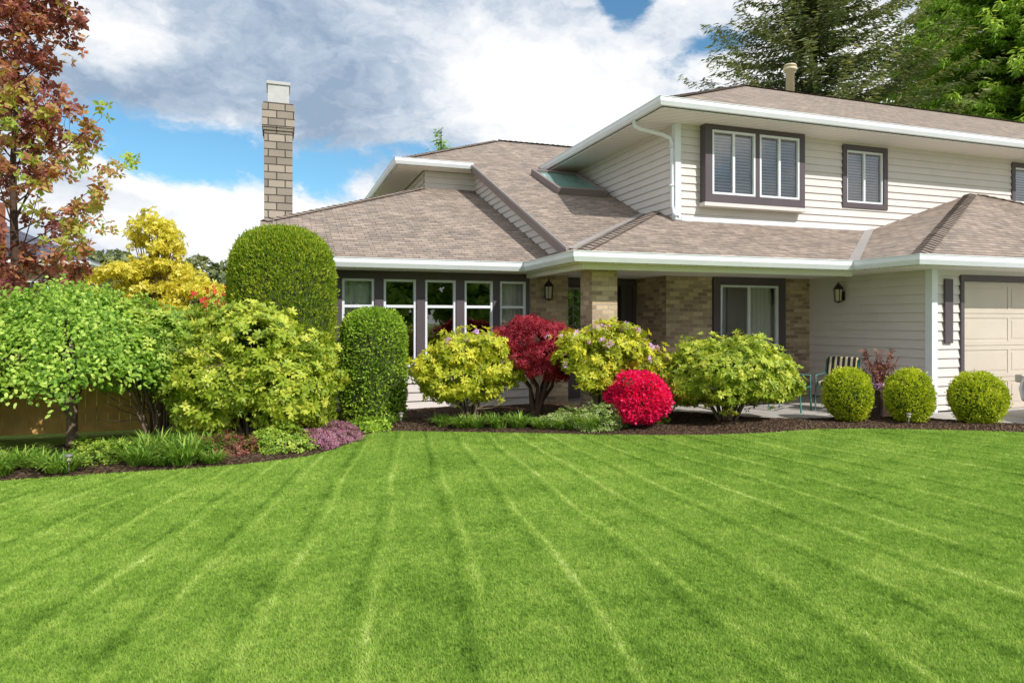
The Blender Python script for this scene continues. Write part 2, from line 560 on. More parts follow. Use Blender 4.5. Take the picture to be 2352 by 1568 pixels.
mb = MB()
roof(mb, [(-0.3, 11.79), (4.35, 11.79), (5.07, 12.475), (5.07, 17.9), (3.75, 17.9), (-0.3, 13.85)], fR)
roof(mb, [(-0.3, 13.85), (3.75, 17.9), (3.75, 22.3), (-0.3, 22.3)], lambda x, y: 5.155 - 0.41 * (3.75 - x))
hp(mb, 'roof', [M_shing], label='low hipped shingle roof over the living room')
mb = MB()
roof(mb, [(4.35, 9.57), (7.83, 13.05), (7.83, 13.7), (5.07, 12.475), (4.35, 11.79)], fL)
roof(mb, [(4.35, 9.57), (9.76, 9.57), (13.04, 12.30), (7.83, 12.30), (7.83, 13.05)], fP)
hp(mb, 'roof', [M_shing], label='shingle roof over the front porch')
mb = MB()
roof(mb, [(4.9, 11.09), (7.9, 13.67), (7.9, 17.9), (10.6, 21.4), (6.89, 21.4), (2.94, 17.45), (4.9, 17.45)], fM)
roof(mb, [(2.94, 25.35), (6.89, 21.4), (10.6, 21.4), (10.6, 25.35)][::-1], lambda x, y: 5.753 + 0.454 * (25.35 - y))
roof(mb, [(2.94, 17.45), (6.89, 21.4), (2.94, 25.35)], lambda x, y: 5.753 + 0.454 * (x - 2.94))
hp(mb, 'roof', [M_shing], label='main shingle roof slope with skylight')
mb = MB()
roof(mb, [(9.76, 8.25), (16.3, 12.3), (13.04, 12.3), (9.76, 9.57)], fLg)
roof(mb, [(9.76, 8.25), (22.8, 8.25), (16.3, 12.3)], fF)
roof(mb, [(22.8, 8.25), (22.8, 12.3), (16.3, 12.3)], lambda x, y: 2.65 + 0.327 * (22.8 - x))
hp(mb, 'roof', [M_shing], label='hipped shingle roof over the garage')
UE = 5.87
UP = 0.47
mb = MB()
fU = lambda x, y: UE + UP * (y - 11.46)
ry = 19.46
roof(mb, [(7.0, 11.46), (38, 11.46), (30, ry), (15.0, ry)], fU)
roof(mb, [(7.0, 11.46), (15, ry), (7.0, 27.46)], lambda x, y: UE + UP * (x - 7))
roof(mb, [(38, 27.46), (7.0, 27.46), (15, ry), (30, ry)], lambda x, y: UE + UP * (27.46 - y))
roof(mb, [(38, 11.46), (38, 27.46), (30, ry)], lambda x, y: UE + UP * (38 - x))
hp(mb, 'roof', [M_shing], label='upper storey hipped shingle roof')

def ridge(mb, A, B, w=0.13, nl=0, nr=0, step=0.19):
    """overlapping cap shingles; nl/nr = fall of the roof to the left / right of the hip"""
    A = Vector(A)
    B = Vector(B)
    d = (B - A)
    L = d.length
    d.normalize()
    s = d.cross(Vector((0, 0, 1))).normalized()
    k = int(L / step)
    for i in range(k):
        p = A + d * (i * step)
        q = p + d * (step * 1.15)
        h0, h1 = 0.042 + random.uniform(-.004, .004), 0.018
        vs = []
        fall = {-1: nl or .30, 0: 0, 1: nr or .30}
        for c, h in ((p, h0), (q, h1)):
            for t in (-1, 0, 1):
                vs.append(c + s * (t * w) + Vector((0, 0, h - w * fall[t])))
            for t in (-1, 0, 1):
                vs.append(c + s * (t * w) + Vector((0, 0, h - 0.02 - w * fall[t])))
        mb.add(vs, [(0, 6, 7, 1), (1, 7, 8, 2)], 0)
        mb.add([vs[0], vs[1], vs[2], vs[3], vs[4], vs[5]], [(0, 1, 4, 3), (1, 2, 5, 4)], 1)
M_capedge = paint('ridge_butt_edge', (0.14, 0.11, 0.095, 1), 0.95, 0.2, 8)
mb = MB()
ridge(mb, (4.35, 9.57, 2.65), (7.8, 13.02, 3.995))
gd_ = Vector((6.5, 4.02, 0)).normalized()
gs = Vector((gd_.y, -gd_.x, 0))
fr_ = -(0.5248 * gs.y)
fl_ = (0.325 * gs.x)
ridge(mb, (9.76, 8.25, 2.65), (16.25, 12.27, 4.76), 0.13, fl_, fr_, 0.19)
ridge(mb, (22.8, 8.25, 2.65), (16.35, 12.27, 4.76), 0.12, fr_, fl_)
ridge(mb, (7.0, 11.46, UE), (15, ry, UE + UP * 8))
ridge(mb, (15, ry, UE + UP * 8), (30, ry, UE + UP * 8))
ridge(mb, (2.94, 17.45, 5.753), (6.89, 21.4, 7.546))
ridge(mb, (6.89, 21.4, 7.546), (10.6, 21.4, 7.546))
ridge(mb, (-0.25, 13.9, 3.51), (3.7, 17.85, 5.135))
hp(mb, 'ridge_cap', [M_cap, M_capedge])
def strip(A, B, w):
    mb = MB()
    A = Vector(A); B = Vector(B)
    s = (B - A).cross(Vector((0, 0, 1))).normalized() * w
    mb.add([A - s, A + s, B + s, B - s], [(0, 1, 2, 3)])
    hp(mb, 'valley_flashing', [M_flash])
strip((4.92, 11.10, 2.895), (7.8, 13.59, 4.035), 0.09)
strip((9.8, 9.60, 2.69), (13.0, 12.27, 3.74), 0.09)

def gutter(mb, pts, z):
    prof = [(0.0, 0.012), (0.0, -0.135), (0.07, -0.135), (0.105, -0.06), (0.105, 0.012), (0.115, 0.018), (0.115, 0.028), (0.09, 0.028), (0.09, -0.03), (0.012, -0.03)]
    P = [Vector((x, y, 0)) for x, y in pts]
    n = len(P)
    rings = []
    for i, p in enumerate(P):
        ns = []
        for a, b in ((i - 1, i), (i, i + 1)):
            if 0 <= a and b < n:
                d = (P[b] - P[a]).normalized()
                ns.append(Vector((d.y, -d.x, 0)))
        m = ns[0] if len(ns) == 1 else (ns[0] + ns[1]) / (1 + ns[0].dot(ns[1]))
        rings.append([p + m * o + Vector((0, 0, z + h)) for o, h in prof])
    k = len(prof)
    vs = [v for r in rings for v in r]
    fs = []
    for i in range(n - 1):
        for j in range(k):
            fs.append((i * k + j, (i + 1) * k + j, (i + 1) * k + (j + 1) % k, i * k + (j + 1) % k))
    fs.append(tuple(range(k)))
    fs.append(tuple((n - 1) * k + j for j in reversed(range(k))))
    mb.add(vs, fs, 0)
mb = MB()
gutter(mb, [(-0.3, 11.79), (4.35, 11.79), (4.35, 9.57), (9.76, 9.57), (9.76, 8.25), (22.8, 8.25)], 2.65)
hp(mb, 'gutter', [M_white], label='white gutter along the lower eaves')
mb = MB()
gutter(mb, [(7.0, 17.85), (7.0, 11.46), (38, 11.46)], UE)
hp(mb, 'gutter', [M_white], label='white gutter along the upper eaves')
mb = MB()
gutter(mb, [(2.94, 25.35), (2.94, 17.45), (4.9, 17.45)], 5.753)
hp(mb, 'gutter', [M_white], label='white gutter of the stepped roof')

m_, nt = new_mat('vented_soffit')
g = N(nt, 'ShaderNodeNewGeometry')
sx = N(nt, 'ShaderNodeSeparateXYZ', ins={0: g.outputs['Position']})
fr = MA(nt, 'FRACT', MA(nt, 'MULTIPLY', MA(nt, 'ADD', sx.outputs[0], sx.outputs[1]), 3.3))
ln = MA(nt, 'LESS_THAN', fr, 0.06)
col = MIX(nt, ln, (0.86, 0.82, 0.78, 1), (0.5, 0.47, 0.44, 1))
finish(nt, col, 0.6, ln, 0.3, 0.01)
M_vent = m_
def flat(mb, poly, z, th=0.02):
    n = len(poly)
    vs = [(x, y, z) for x, y in poly] + [(x, y, z + th) for x, y in poly]
    mb.add(vs, [tuple(range(n - 1, -1, -1)), tuple(range(n, 2 * n))] + [(i, (i + 1) % n, n + (i + 1) % n, n + i) for i in range(n)])
for pl, z, lb in (([(-0.3, 11.80), (4.36, 11.80), (4.36, 9.58), (9.77, 9.58), (9.77, 8.26), (22.8, 8.26), (22.8, 8.85), (10.76, 8.85), (10.76, 12.95), (-0.3, 12.95)], SOF, 'porch ceiling and lower soffit'),
                  ([(7.01, 11.47), (38, 11.47), (38, 12.31), (7.86, 12.31), (7.86, 17.4), (7.01, 17.9)], 5.70, 'upper eave soffit'),
                  ([(2.95, 17.46), (5.06, 17.46), (5.06, 17.93), (3.73, 17.93), (3.73, 25.3), (2.95, 25.3)], 5.60, 'stepped roof soffit')):
    mb = MB()
    flat(mb, pl, z)
    hp(mb, 'soffit', [M_vent], label=lb)
mb = MB()
y0, y1 = 11.12, 17.47
for dx0, dx1, h0, h1, m in ((4.86, 4.9, -0.20, 0.02, 0), (4.845, 4.86, -0.02, 0.03, 1), (4.9, 5.03, -0.20, -0.185, 1)):
    mb.add([(x, y, fM(0, y) + h) for y in (y0, y1) for x in (dx0, dx1) for h in (h0, h1)],
           [(0, 2, 3, 1), (4, 5, 7, 6), (0, 1, 5, 4), (2, 6, 7, 3), (1, 3, 7, 5), (0, 4, 6, 2)], m)
hp(mb, 'rake_board', [M_rake, M_flash])
mb = MB()
mb.add([(x, y, z) for x in (-0.33, -0.3) for y, z in ((11.79, 2.5), (11.79, 2.66), (13.85, 3.51), (13.85, 3.3))],
       [(3, 2, 1, 0), (4, 5, 6, 7), (0, 1, 5, 4), (1, 2, 6, 5), (2, 3, 7, 6)])
mb.box(-0.33, -0.3, 13.85, 22.3, 3.3, 3.5)
hp(mb, 'rake_board', [M_white])
mb = MB()
mb.tube([(6.93, 12.45, 5.74), (6.95, 12.45, 5.62), (7.05, 12.43, 5.56), (7.55, 12.37, 5.47), (7.73, 12.34, 5.40), (7.755, 12.32, 5.28), (7.755, 12.32, 3.98), (7.74, 12.2, 3.83), (7.71, 12.05, 3.72)], 0.042, 10)
for z in (5.2, 4.4):
    mb.box(7.69, 7.80, 12.27, 12.37, z, z + 0.03)
hp(mb, 'downspout', [M_white], 0, True)
mb = MB()
def on(x, y, h):
    n = Vector((0, -0.454, 1)).normalized()
    return Vector((x, y, fM(x, y))) + n * h
def sbox(x0, x1, y0, y1, h0, h1, m=0):
    mb.add([on(x0, y0, h0), on(x1, y0, h0), on(x1, y1, h0), on(x0, y1, h0), on(x0, y0, h1), on(x1, y0, h1), on(x1, y1, h1), on(x0, y1, h1)],
           [(0, 3, 2, 1), (4, 5, 6, 7), (0, 1, 5, 4), (1, 2, 6, 5), (2, 3, 7, 6), (3, 0, 4, 7)], m)
sbox(6.28, 6.36, 14.95, 16.75, 0, 0.16)
sbox(7.50, 7.58, 14.95, 16.75, 0, 0.16)
sbox(6.36, 7.50, 14.95, 15.04, 0, 0.16)
sbox(6.36, 7.50, 16.66, 16.75, 0, 0.16)
sk = hp(mb, 'skylight', [M_rake], 0.006)
mb = MB()
sbox(6.36, 7.5, 15.04, 16.66, 0.10, 0.115)
part(mb, 'pane', sk, [paint('skylight_glass', (0.16, 0.30, 0.26, 1), 0.05, 0.1, 2, 0.0, 0.9)])
mb = MB()
mb.lathe([(0.15, 9.0), (0.15, 10.75), (0.24, 10.76), (0.24, 10.84), (0.17, 10.86), (0.17, 10.9), (0.24, 10.91), (0.2, 10.97), (0.02, 11.02)], 17.75, 20.3, 18)
hp(mb, 'roof_vent_pipe', [M_cream], 0, True)
mb = MB()
cx0, cx1, cy0, cy1 = -0.30, 0.37, 18.0, 18.9
mb.box(cx0, cx1, cy0, cy1, 0, 6.35)
mb.box(cx0 - .03, cx1 + .03, cy0 - .03, cy1 + .03, 6.35, 6.42)
mb.box(cx0 - .05, cx1 + .05, cy0 - .05, cy1 + .05, 6.42, 6.98)
mb.box(cx0 - .02, cx1 + .02, cy0 - .02, cy1 + .02, 6.98, 7.05)
ch = hp(mb, 'chimney', [M_block], 0.008)
mb = MB()
mb.box(cx0 + .08, cx1 - .08, cy0 + .08, cy1 - .08, 7.05, 7.52)
mb.box(cx0 + .05, cx1 - .05, cy0 + .05, cy1 - .05, 7.52, 7.60)
part(mb, 'flue_cap', ch, [M_metal], 0.008)
def lantern(x, y, z, dx, dy):
    mb = MB()
    px, py = x + dx * 0.13, y + dy * 0.13
    mb.lathe([(0.05, z - 0.02), (0.075, z - 0.01), (0.075, z), (0.01, z + 0.0)], px, py, 6)
    mb.lathe([(0.09, z + 0.24), (0.10, z + 0.255), (0.05, z + 0.32), (0.02, z + 0.35), (0.015, z + 0.38)], px, py, 6)
    for k in range(6):
        t = math.pi * k / 3
        mb.tube([(px + .068 * math.cos(t), py + .068 * math.sin(t), z), (px + .088 * math.cos(t), py + .088 * math.sin(t), z + .245)], 0.007, 4)
    mb.tube([(x, y, z + .1), (x + dx * .05, y + dy * .05, z + .02), (px, py, z - .03)], 0.012, 6)
    mb.box(min(x, x + dx * .02) - .04 * abs(dy), max(x, x + dx * .02) + .04 * abs(dy), min(y, y + dy * .02) - .04 * abs(dx), max(y, y + dy * .02) + .04 * abs(dx), z + .02, z + .2)
    l = hp(mb, 'wall_lantern', [M_bronze])
    mb = MB()
    mb.lathe([(0.055, z + 0.01), (0.07, z + 0.235)], px, py, 6)
    part(mb, 'lamp_glass', l, [M_lampglass])
lantern(4.94, YL, 2.03, 0, -1)
lantern(10.70, 10.74, 2.0, -1, 0)

# --------------------------------------------------------------- GROUND
edge = [(-7.5, 8.3), (-2.62, 8.14), (-1.48, 8.18), (-0.9, 8.16), (-0.17, 8.24), (0.3, 8.42), (0.63, 8.72), (0.92, 9.2), (1.12, 9.7), (1.34, 9.95), (1.59, 9.99), (2.4, 9.62), (3.33, 9.2),
        (4.2, 8.75), (5.03, 8.42), (5.8, 8.18), (6.61, 8.08), (7.5, 8.1), (8.3, 7.9), (8.97, 7.6), (9.7, 7.2), (10.22, 6.9), (10.9, 6.3), (11.4, 5.4), (11.6, 3.0), (11.6, -4.0)]

def grass_color(nt, pos, dark=1.0):
    sx = N(nt, 'ShaderNodeSeparateXYZ', ins={0: pos})
    x, y = sx.outputs[0], sx.outputs[1]
    nz = N(nt, 'ShaderNodeTexNoise', ins={'Vector': pos, 'Scale': 0.4, 'Detail': 1.0})
    # mowing passes fan out slightly from the far bed towards the street
    fan = MA(nt, 'DIVIDE', MA(nt, 'SUBTRACT', x, 4.0), MA(nt, 'SUBTRACT', 22.0, y))
    u = MA(nt, 'MULTIPLY', fan, 17.5)
    u = MA(nt, 'ADD', u, MA(nt, 'MULTIPLY', nz.outputs[0], 0.35))
    rag = N(nt, 'ShaderNodeTexNoise', ins={'Vector': pos, 'Scale': 13.0, 'Detail': 4.0})
    u = MA(nt, 'ADD', u, MA(nt, 'MULTIPLY', rag.outputs[0], 0.05))
    def tri(freq, sharp, ph=0.0):
        fr = MA(nt, 'FRACT', MA(nt, 'MULTIPLY_ADD', u, freq, ph))
        return MA(nt, 'SUBTRACT', 1.0, MA(nt, 'MULTIPLY', MA(nt, 'ABSOLUTE', MA(nt, 'SUBTRACT', fr, 0.5)), sharp), clamp=True)
    line = tri(1.75, 13.0)
    line2 = tri(1.75, 9.0, 0.2)
    pat = N(nt, 'ShaderNodeTexNoise', ins={'Vector': pos, 'Scale': 1.9, 'Detail': 7.0, 'Roughness': 0.7})
    big = N(nt, 'ShaderNodeTexNoise', ins={'Vector': pos, 'Scale': 0.5, 'Detail': 3.0})
    br = N(nt, 'ShaderNodeTexNoise', ins={'Vector': pos, 'Scale': 0.8, 'Detail': 4.0})
    fine = N(nt, 'ShaderNodeTexNoise', ins={'Vector': pos, 'Scale': 17.0, 'Detail': 7.0, 'Roughness': 0.78})
    lm = MA(nt, 'MULTIPLY_ADD', br.outputs[0], 5.0, -2.1, clamp=True)
    lm2 = MA(nt, 'SUBTRACT', 1.0, lm)
    v = MA(nt, 'MULTIPLY_ADD', pat.outputs[0], 0.95, MA(nt, 'MULTIPLY_ADD', fine.outputs[0], 1.25, -0.84))
    v = MA(nt, 'ADD', v, MA(nt, 'MULTIPLY', big.outputs[0], 0.35))
    v = MA(nt, 'ADD', v, MA(nt, 'MULTIPLY', MA(nt, 'MULTIPLY', line, MA(nt, 'MULTIPLY_ADD', lm, 0.8, 0.2)), 0.36))
    v = MA(nt, 'SUBTRACT', v, MA(nt, 'MULTIPLY', MA(nt, 'MULTIPLY', line2, MA(nt, 'MULTIPLY_ADD', lm2, 0.7, 0.2)), 0.23))
    d = dark
    return RAMP(nt, v, [(0.06, (0.11 * d, 0.22 * d, 0.03 * d, 1)), (0.36, (0.255 * d, 0.41 * d, 0.065 * d, 1)), (0.64, (0.41 * d, 0.56 * d, 0.12 * d, 1)), (0.96, (0.64 * d, 0.73 * d, 0.29 * d, 1))])

m, nt = new_mat('lawn_ground')
g = N(nt, 'ShaderNodeNewGeometry')
f2 = N(nt, 'ShaderNodeTexNoise', ins={'Vector': g.outputs['Position'], 'Scale': 70.0, 'Detail': 6.0, 'Roughness': 0.8})
finish(nt, grass_color(nt, g.outputs['Position'], 0.62), 0.9, f2.outputs[0], 0.6, 0.03, 0, 0.1)
M_lawn = m
m, nt = new_mat('grass_blades')
g = N(nt, 'ShaderNodeNewGeometry')
c = grass_color(nt, g.outputs['Position'], 1.1)
p = N(nt, 'ShaderNodeBsdfDiffuse', ins={'Color': c})
t = N(nt, 'ShaderNodeBsdfTranslucent', ins={'Color': c})
x = N(nt, 'ShaderNodeMixShader', ins={0: 0.45})
nt.links.new(p.outputs[0], x.inputs[1]); nt.links.new(t.outputs[0], x.inputs[2])
o = N(nt, 'ShaderNodeOutputMaterial'); nt.links.new(x.outputs[0], o.inputs[0])
M_blade = m
m, nt = new_mat('bark_mulch')
g = N(nt, 'ShaderNodeNewGeometry')
vo = N(nt, 'ShaderNodeTexVoronoi', ins={'Vector': g.outputs['Position'], 'Scale': 38.0, 'Randomness': 1.0})
nn = N(nt, 'ShaderNodeTexNoise', ins={'Vector': g.outputs['Position'], 'Scale': 20.0, 'Detail': 8.0, 'Roughness': 0.75})
sv = N(nt, 'ShaderNodeSeparateColor', ins={0: vo.outputs['Color']})
k = MA(nt, 'MULTIPLY_ADD', sv.outputs[0], 0.5, MA(nt, 'MULTIPLY', nn.outputs[0], 0.5))
c = RAMP(nt, k, [(0.2, (0.03, 0.02, 0.014, 1)), (0.5, (0.09, 0.056, 0.038, 1)), (0.8, (0.25, 0.17, 0.11, 1))])
finish(nt, c, 0.95, MA(nt, 'ADD', k, vo.outputs[0]), 1.0, 0.05, 0, 0.1)
M_mulch = m
m, nt = new_mat('concrete')
g = N(nt, 'ShaderNodeNewGeometry')
n1 = N(nt, 'ShaderNodeTexNoise', ins={'Vector': g.outputs['Position'], 'Scale': 2.0, 'Detail': 8.0})
n2 = N(nt, 'ShaderNodeTexNoise', ins={'Vector': g.outputs['Position'], 'Scale': 120.0, 'Detail': 3.0})
c = RAMP(nt, MA(nt, 'MULTIPLY_ADD', n1.outputs[0], 0.5, MA(nt, 'MULTIPLY', n2.outputs[0], 0.5)), [(0.3, (0.30, 0.28, 0.26, 1)), (0.7, (0.54, 0.50, 0.46, 1))])
finish(nt, c, 0.9, n2.outputs[0], 0.4, 0.005)
M_conc = m

def sheet(name, poly, z, mat, th=0.0):
    mb = MB()
    n = len(poly)
    mb.add([(x, y, z) for x, y in poly], [tuple(range(n))])
    o = part(mb, name, None, [mat])
    if o.data.polygons[0].normal.z < 0:
        o.data.flip_normals()
    o['kind'] = 'structure'
    return o
sheet('ground', [(-400, -400), (400, -400), (400, 400), (-400, 400)], 0.0, M_lawn)
def inpoly(px, py, poly):
    inside = np.zeros(len(px), bool)
    n = len(poly)
    for i in range(n):
        x1, y1 = poly[i]; x2, y2 = poly[(i + 1) % n]
        c = ((y1 > py) != (y2 > py)) & (px < (x2 - x1) * (py - y1) / (y2 - y1 + 1e-12) + x1)
        inside ^= c
    return inside
ex = np.array([p[0] for p in edge[:23]]); ey = np.array([p[1] for p in edge[:23]])
mb = MB()
nx = 260
cols = []
for i in range(nx + 1):
    X = -7.5 + (10.9 + 7.5) * i / nx
    Yf = np.interp(X, ex, ey)
    if X < -0.5:
        Yb = 10.3
    elif X < 5.3:
        Yb = 12.4
    elif X < 7.3:
        Yb = 12.4 - (X - 5.3) * 1.55
    else:
        Yb = np.interp(X, [7.3, 9.0, 10.3, 10.9], [9.3, 8.75, 7.95, 7.3])
    cols.append([(X, Yf + (Yb - Yf) * j / 26) for j in range(27)])
vs = []
rg = np.random.default_rng(5)
for cidx, ccol in enumerate(cols):
    for j, (X, Y) in enumerate(ccol):
        e = min(j, 26 - j, 4) / 4
        h = 0.004 + e * (0.05 + 0.02 * math.sin(X * 3.1 + Y * 2) + rg.uniform(-0.014, 0.014))
        vs.append((X, Y, h))
fs = []
for i in range(nx):
    for j in range(26):
        a = i * 27 + j
        fs.append((a, a + 27, a + 28, a + 1))
mb.add(vs, fs)
o = part(mb, 'mulch_bed', None, [M_mulch])
o['kind'] = 'structure'
sheet('path', [(5.35, 9.6), (7.35, 9.25), (9.0, 8.7), (10.3, 7.9), (10.9, 7.2), (11.25, 7.0), (11.25, 8.9), (10.8, 8.9), (10.8, 11.8), (7.3, 12.95), (5.35, 12.95)], 0.02, M_conc)
sheet('driveway', [(11.25, 5.9), (11.65, 5.0), (11.7, -6), (24, -6), (24, 8.95), (11.25, 8.95)], 0.014, M_conc)

# --------------------------------------------------------------- arrays mesh
def amesh(name, V, F, tint=None, matidx=None):
    me = bpy.data.meshes.new(name)
    me.vertices.add(len(V))
    me.vertices.foreach_set('co', np.ascontiguousarray(V, dtype=np.float32).ravel())
    me.loops.add(len(F) * 3)
    me.loops.foreach_set('vertex_index', np.ascontiguousarray(F, dtype=np.int32).ravel())
    me.polygons.add(len(F))
    me.polygons.foreach_set('loop_start', np.arange(0, len(F) * 3, 3, dtype=np.int32))
    if matidx is not None:
        me.polygons.foreach_set('material_index', np.ascontiguousarray(matidx, dtype=np.int32))
    me.update(calc_edges=True)
    if tint is not None:
        a = me.attributes.new('tint', 'FLOAT', 'FACE')
        a.data.foreach_set('value', np.ascontiguousarray(tint, dtype=np.float32))
    return me

def unit(a):
    return a / (np.linalg.norm(a, axis=1, keepdims=True) + 1e-9)

def leaves(P, D, Nn, L, W, tint, fold=0.15, droop=0.1, broad=False):
    D = unit(D)
    S = unit(np.cross(D, Nn))
    Nn = np.cross(S, D)
    n = len(P)
    L = np.broadcast_to(L, (n,))[:, None]
    W = np.broadcast_to(W, (n,))[:, None]
    if broad:
        V = np.empty((n, 6, 3))
        V[:, 0] = P
        V[:, 1] = P + D * L * 0.36 + S * W * .48 + Nn * W * fold
        V[:, 2] = P + D * L * 0.74 + S * W * .42 + Nn * (W * fold - L * droop * .5)
        V[:, 3] = P + D * L - Nn * L * droop
        V[:, 4] = P + D * L * 0.74 - S * W * .42 + Nn * (W * fold - L * droop * .5)
        V[:, 5] = P + D * L * 0.36 - S * W * .48 + Nn * W * fold
        b = np.arange(n)[:, None] * 6
        F = np.concatenate([b + np.array(q) for q in ([0, 1, 5], [1, 2, 4], [1, 4, 5], [2, 3, 4])], axis=1).reshape(-1, 3)
        return V.reshape(-1, 3), F, np.repeat(tint, 4)
    V = np.empty((n, 4, 3))
    V[:, 0] = P
    V[:, 1] = P + D * L * 0.5 + S * W / 2 + Nn * W * fold
    V[:, 2] = P + D * L - Nn * L * droop
    V[:, 3] = P + D * L * 0.5 - S * W / 2 + Nn * W * fold
    b = np.arange(n)[:, None] * 4
    F = np.concatenate([b + np.array([0, 1, 2]), b + np.array([0, 2, 3])], axis=1).reshape(-1, 3)
    return V.reshape(-1, 3), F, np.repeat(tint, 2)

def cat(parts):
    Vs, Fs, Ts, Ms = [], [], [], []
    o = 0
    for i, p in enumerate(parts):
        V, F, T = p[:3]
        mi = p[3] if len(p) > 3 else 0
        Vs.append(V); Fs.append(F + o); Ts.append(T); Ms.append(np.full(len(F), mi))
        o += len(V)
    return np.concatenate(Vs), np.concatenate(Fs), np.concatenate(Ts), np.concatenate(Ms)

def rdir(rng, n):
    return unit(rng.normal(size=(n, 3)))

class Lump:
    def __init__(s, rng, k=26, amp=0.12, sharp=14):
        s.d = rdir(rng, k)
        s.a = rng.uniform(-0.7, 1.0, k) * amp
        s.k = sharp
    def __call__(s, D):
        return 1 + (np.exp(s.k * (D @ s.d.T - 1)) * s.a).sum(1)

def shell(rng, n, r, zc, lump, depth, zcut=-0.6):
    D = rdir(rng, int(n * 2.2))
    D = D[D[:, 2] > zcut][:n]
    s = lump(D) * (1 - np.abs(rng.normal(0, depth, len(D))))
    R3 = np.array(r)
    P = D * R3 * s[:, None]
    P[:, 2] += zc
    O = unit(D / R3)
    return P, O

def lobed(rng, n, r, zc, nl=13, depth=0.07, cut=-0.55, shoot=0.12, lo=.36, hi=.70, la=.30, lb=.48):
    """surface points of a union of lobes: uneven, overlapping billows"""
    r = np.array(r)
    k = np.arange(nl) + .5
    ph = np.arccos(1 - (1 - cut) * k / nl); th = np.pi * (1 + 5 ** .5) * k + rng.uniform(0, 6)
    dirs = np.stack([np.cos(th) * np.sin(ph), np.sin(th) * np.sin(ph), np.cos(ph)], 1)
    dirs = unit(dirs + rng.normal(0, .25, dirs.shape))
    C = dirs * r * rng.uniform(lo, hi, (nl, 1))
    LR = r * rng.uniform(la, lb, (nl, 1)) * np.array([1, 1, .85])
    Ps, Os = [], []
    for i in range(nl):
        D = rdir(rng, int(n / nl * 3.2))
        lp = Lump(rng, 12, .3, 9)
        P = C[i] + D * LR[i] * (lp(D) * (1 - np.abs(rng.normal(0, depth, len(D)))))[:, None]
        ok = np.ones(len(P), bool)
        for j in range(nl):
            if j != i:
                ok &= (((P - C[j]) / (LR[j] * .84)) ** 2).sum(1) > 1
        ok &= ((P / (r * .45)) ** 2).sum(1) > 1
        Ps.append(P[ok]); Os.append(unit(D[ok] / LR[i] + (P[ok] / r) * .6 / np.linalg.norm(r)))
    P = np.concatenate(Ps); O = np.concatenate(Os)
    idx = rng.permutation(len(P))[:n]
    P, O = P[idx], O[idx]
    sh = rng.uniform(0, 1, len(P)) < shoot
    P[sh] += (unit(O[sh] + np.array([0, 0, .8])) * rng.uniform(.04, .15, (sh.sum(), 1)))
    P[:, 2] += zc
    g = P[:, 2] > 0.06
    return P[g], O[g]

def rosettes(rng, C, O, k, L, W, lo=0.1, hi=0.75, tb=0.0, broad=False, ct=None):
    n = len(C)
    t = unit(np.cross(O, rdir(rng, n)))
    b = np.cross(O, t)
    Ps, Ds, Ns, Ts = [], [], [], []
    if ct is None:
        ct = rng.uniform(0, 1, n)
    sz = rng.uniform(.75, 1.15, n)
    for j in range(k):
        ph = 2 * np.pi * (j + rng.uniform(-.3, .3, n)) / k
        tan = t * np.cos(ph)[:, None] + b * np.sin(ph)[:, None]
        al = rng.uniform(lo, hi, n)[:, None]
        D = O * np.sin(al) + tan * np.cos(al)
        Nn = O * np.cos(al) - tan * np.sin(al)
        Ps.append(C + tan * 0.006); Ds.append(D); Ns.append(Nn)
        Ts.append(np.clip(ct * 0.65 + rng.uniform(0, .35, n) + tb, 0, 1))
    n2 = n * k
    s2 = np.tile(sz, k)
    return leaves(np.concatenate(Ps), np.concatenate(Ds), np.concatenate(Ns), L * s2 * rng.uniform(.75, 1.15, n2), W * s2 * rng.uniform(.8, 1.2, n2), np.concatenate(Ts), 0.12, 0.15, broad)

def stems(rng, r, zc, k=10, base_r=0.03, mat=None, reach=0.75, spread=0.12, wig=0.06, sub=2):
    mb = MB()
    for i in range(k):
        a = 2 * math.pi * (i + rng.uniform(-.3, .3)) / k
        q = rng.uniform(0.35, 1.0)
        b = Vector((math.cos(a) * spread * rng.uniform(.2, 1), math.sin(a) * spread * rng.uniform(.2, 1), -0.02))
        e = Vector((math.cos(a) * r[0] * reach * q, math.sin(a) * r[1] * reach * q, zc + r[2] * reach * (1 - q * q * 0.7)))
        pts = []
        for j in range(6):
            t = j / 5
            p = b.lerp(e, t)
            p.z = b.z + (e.z - b.z) * (t ** 0.75)
            if 0 < j < 5:
                p += Vector(rng.uniform(-wig, wig, 3))
            pts.append(p)
        mb.tube(pts, [base_r * (1 - 0.8 * j / 5) for j in range(6)], 6)
        for s in range(sub):
            st = pts[rng.integers(1, 4)]
            d = Vector((math.cos(a + rng.uniform(-1, 1)) * r[0] * .5, math.sin(a + rng.uniform(-1, 1)) * r[1] * .5, r[2] * rng.uniform(.0, .5)))
            mb.tube([st, st + d * .5 + Vector(rng.uniform(-wig, wig, 3)), st + d], [base_r * .45, base_r * .3, base_r * .12], 5)
    return mb

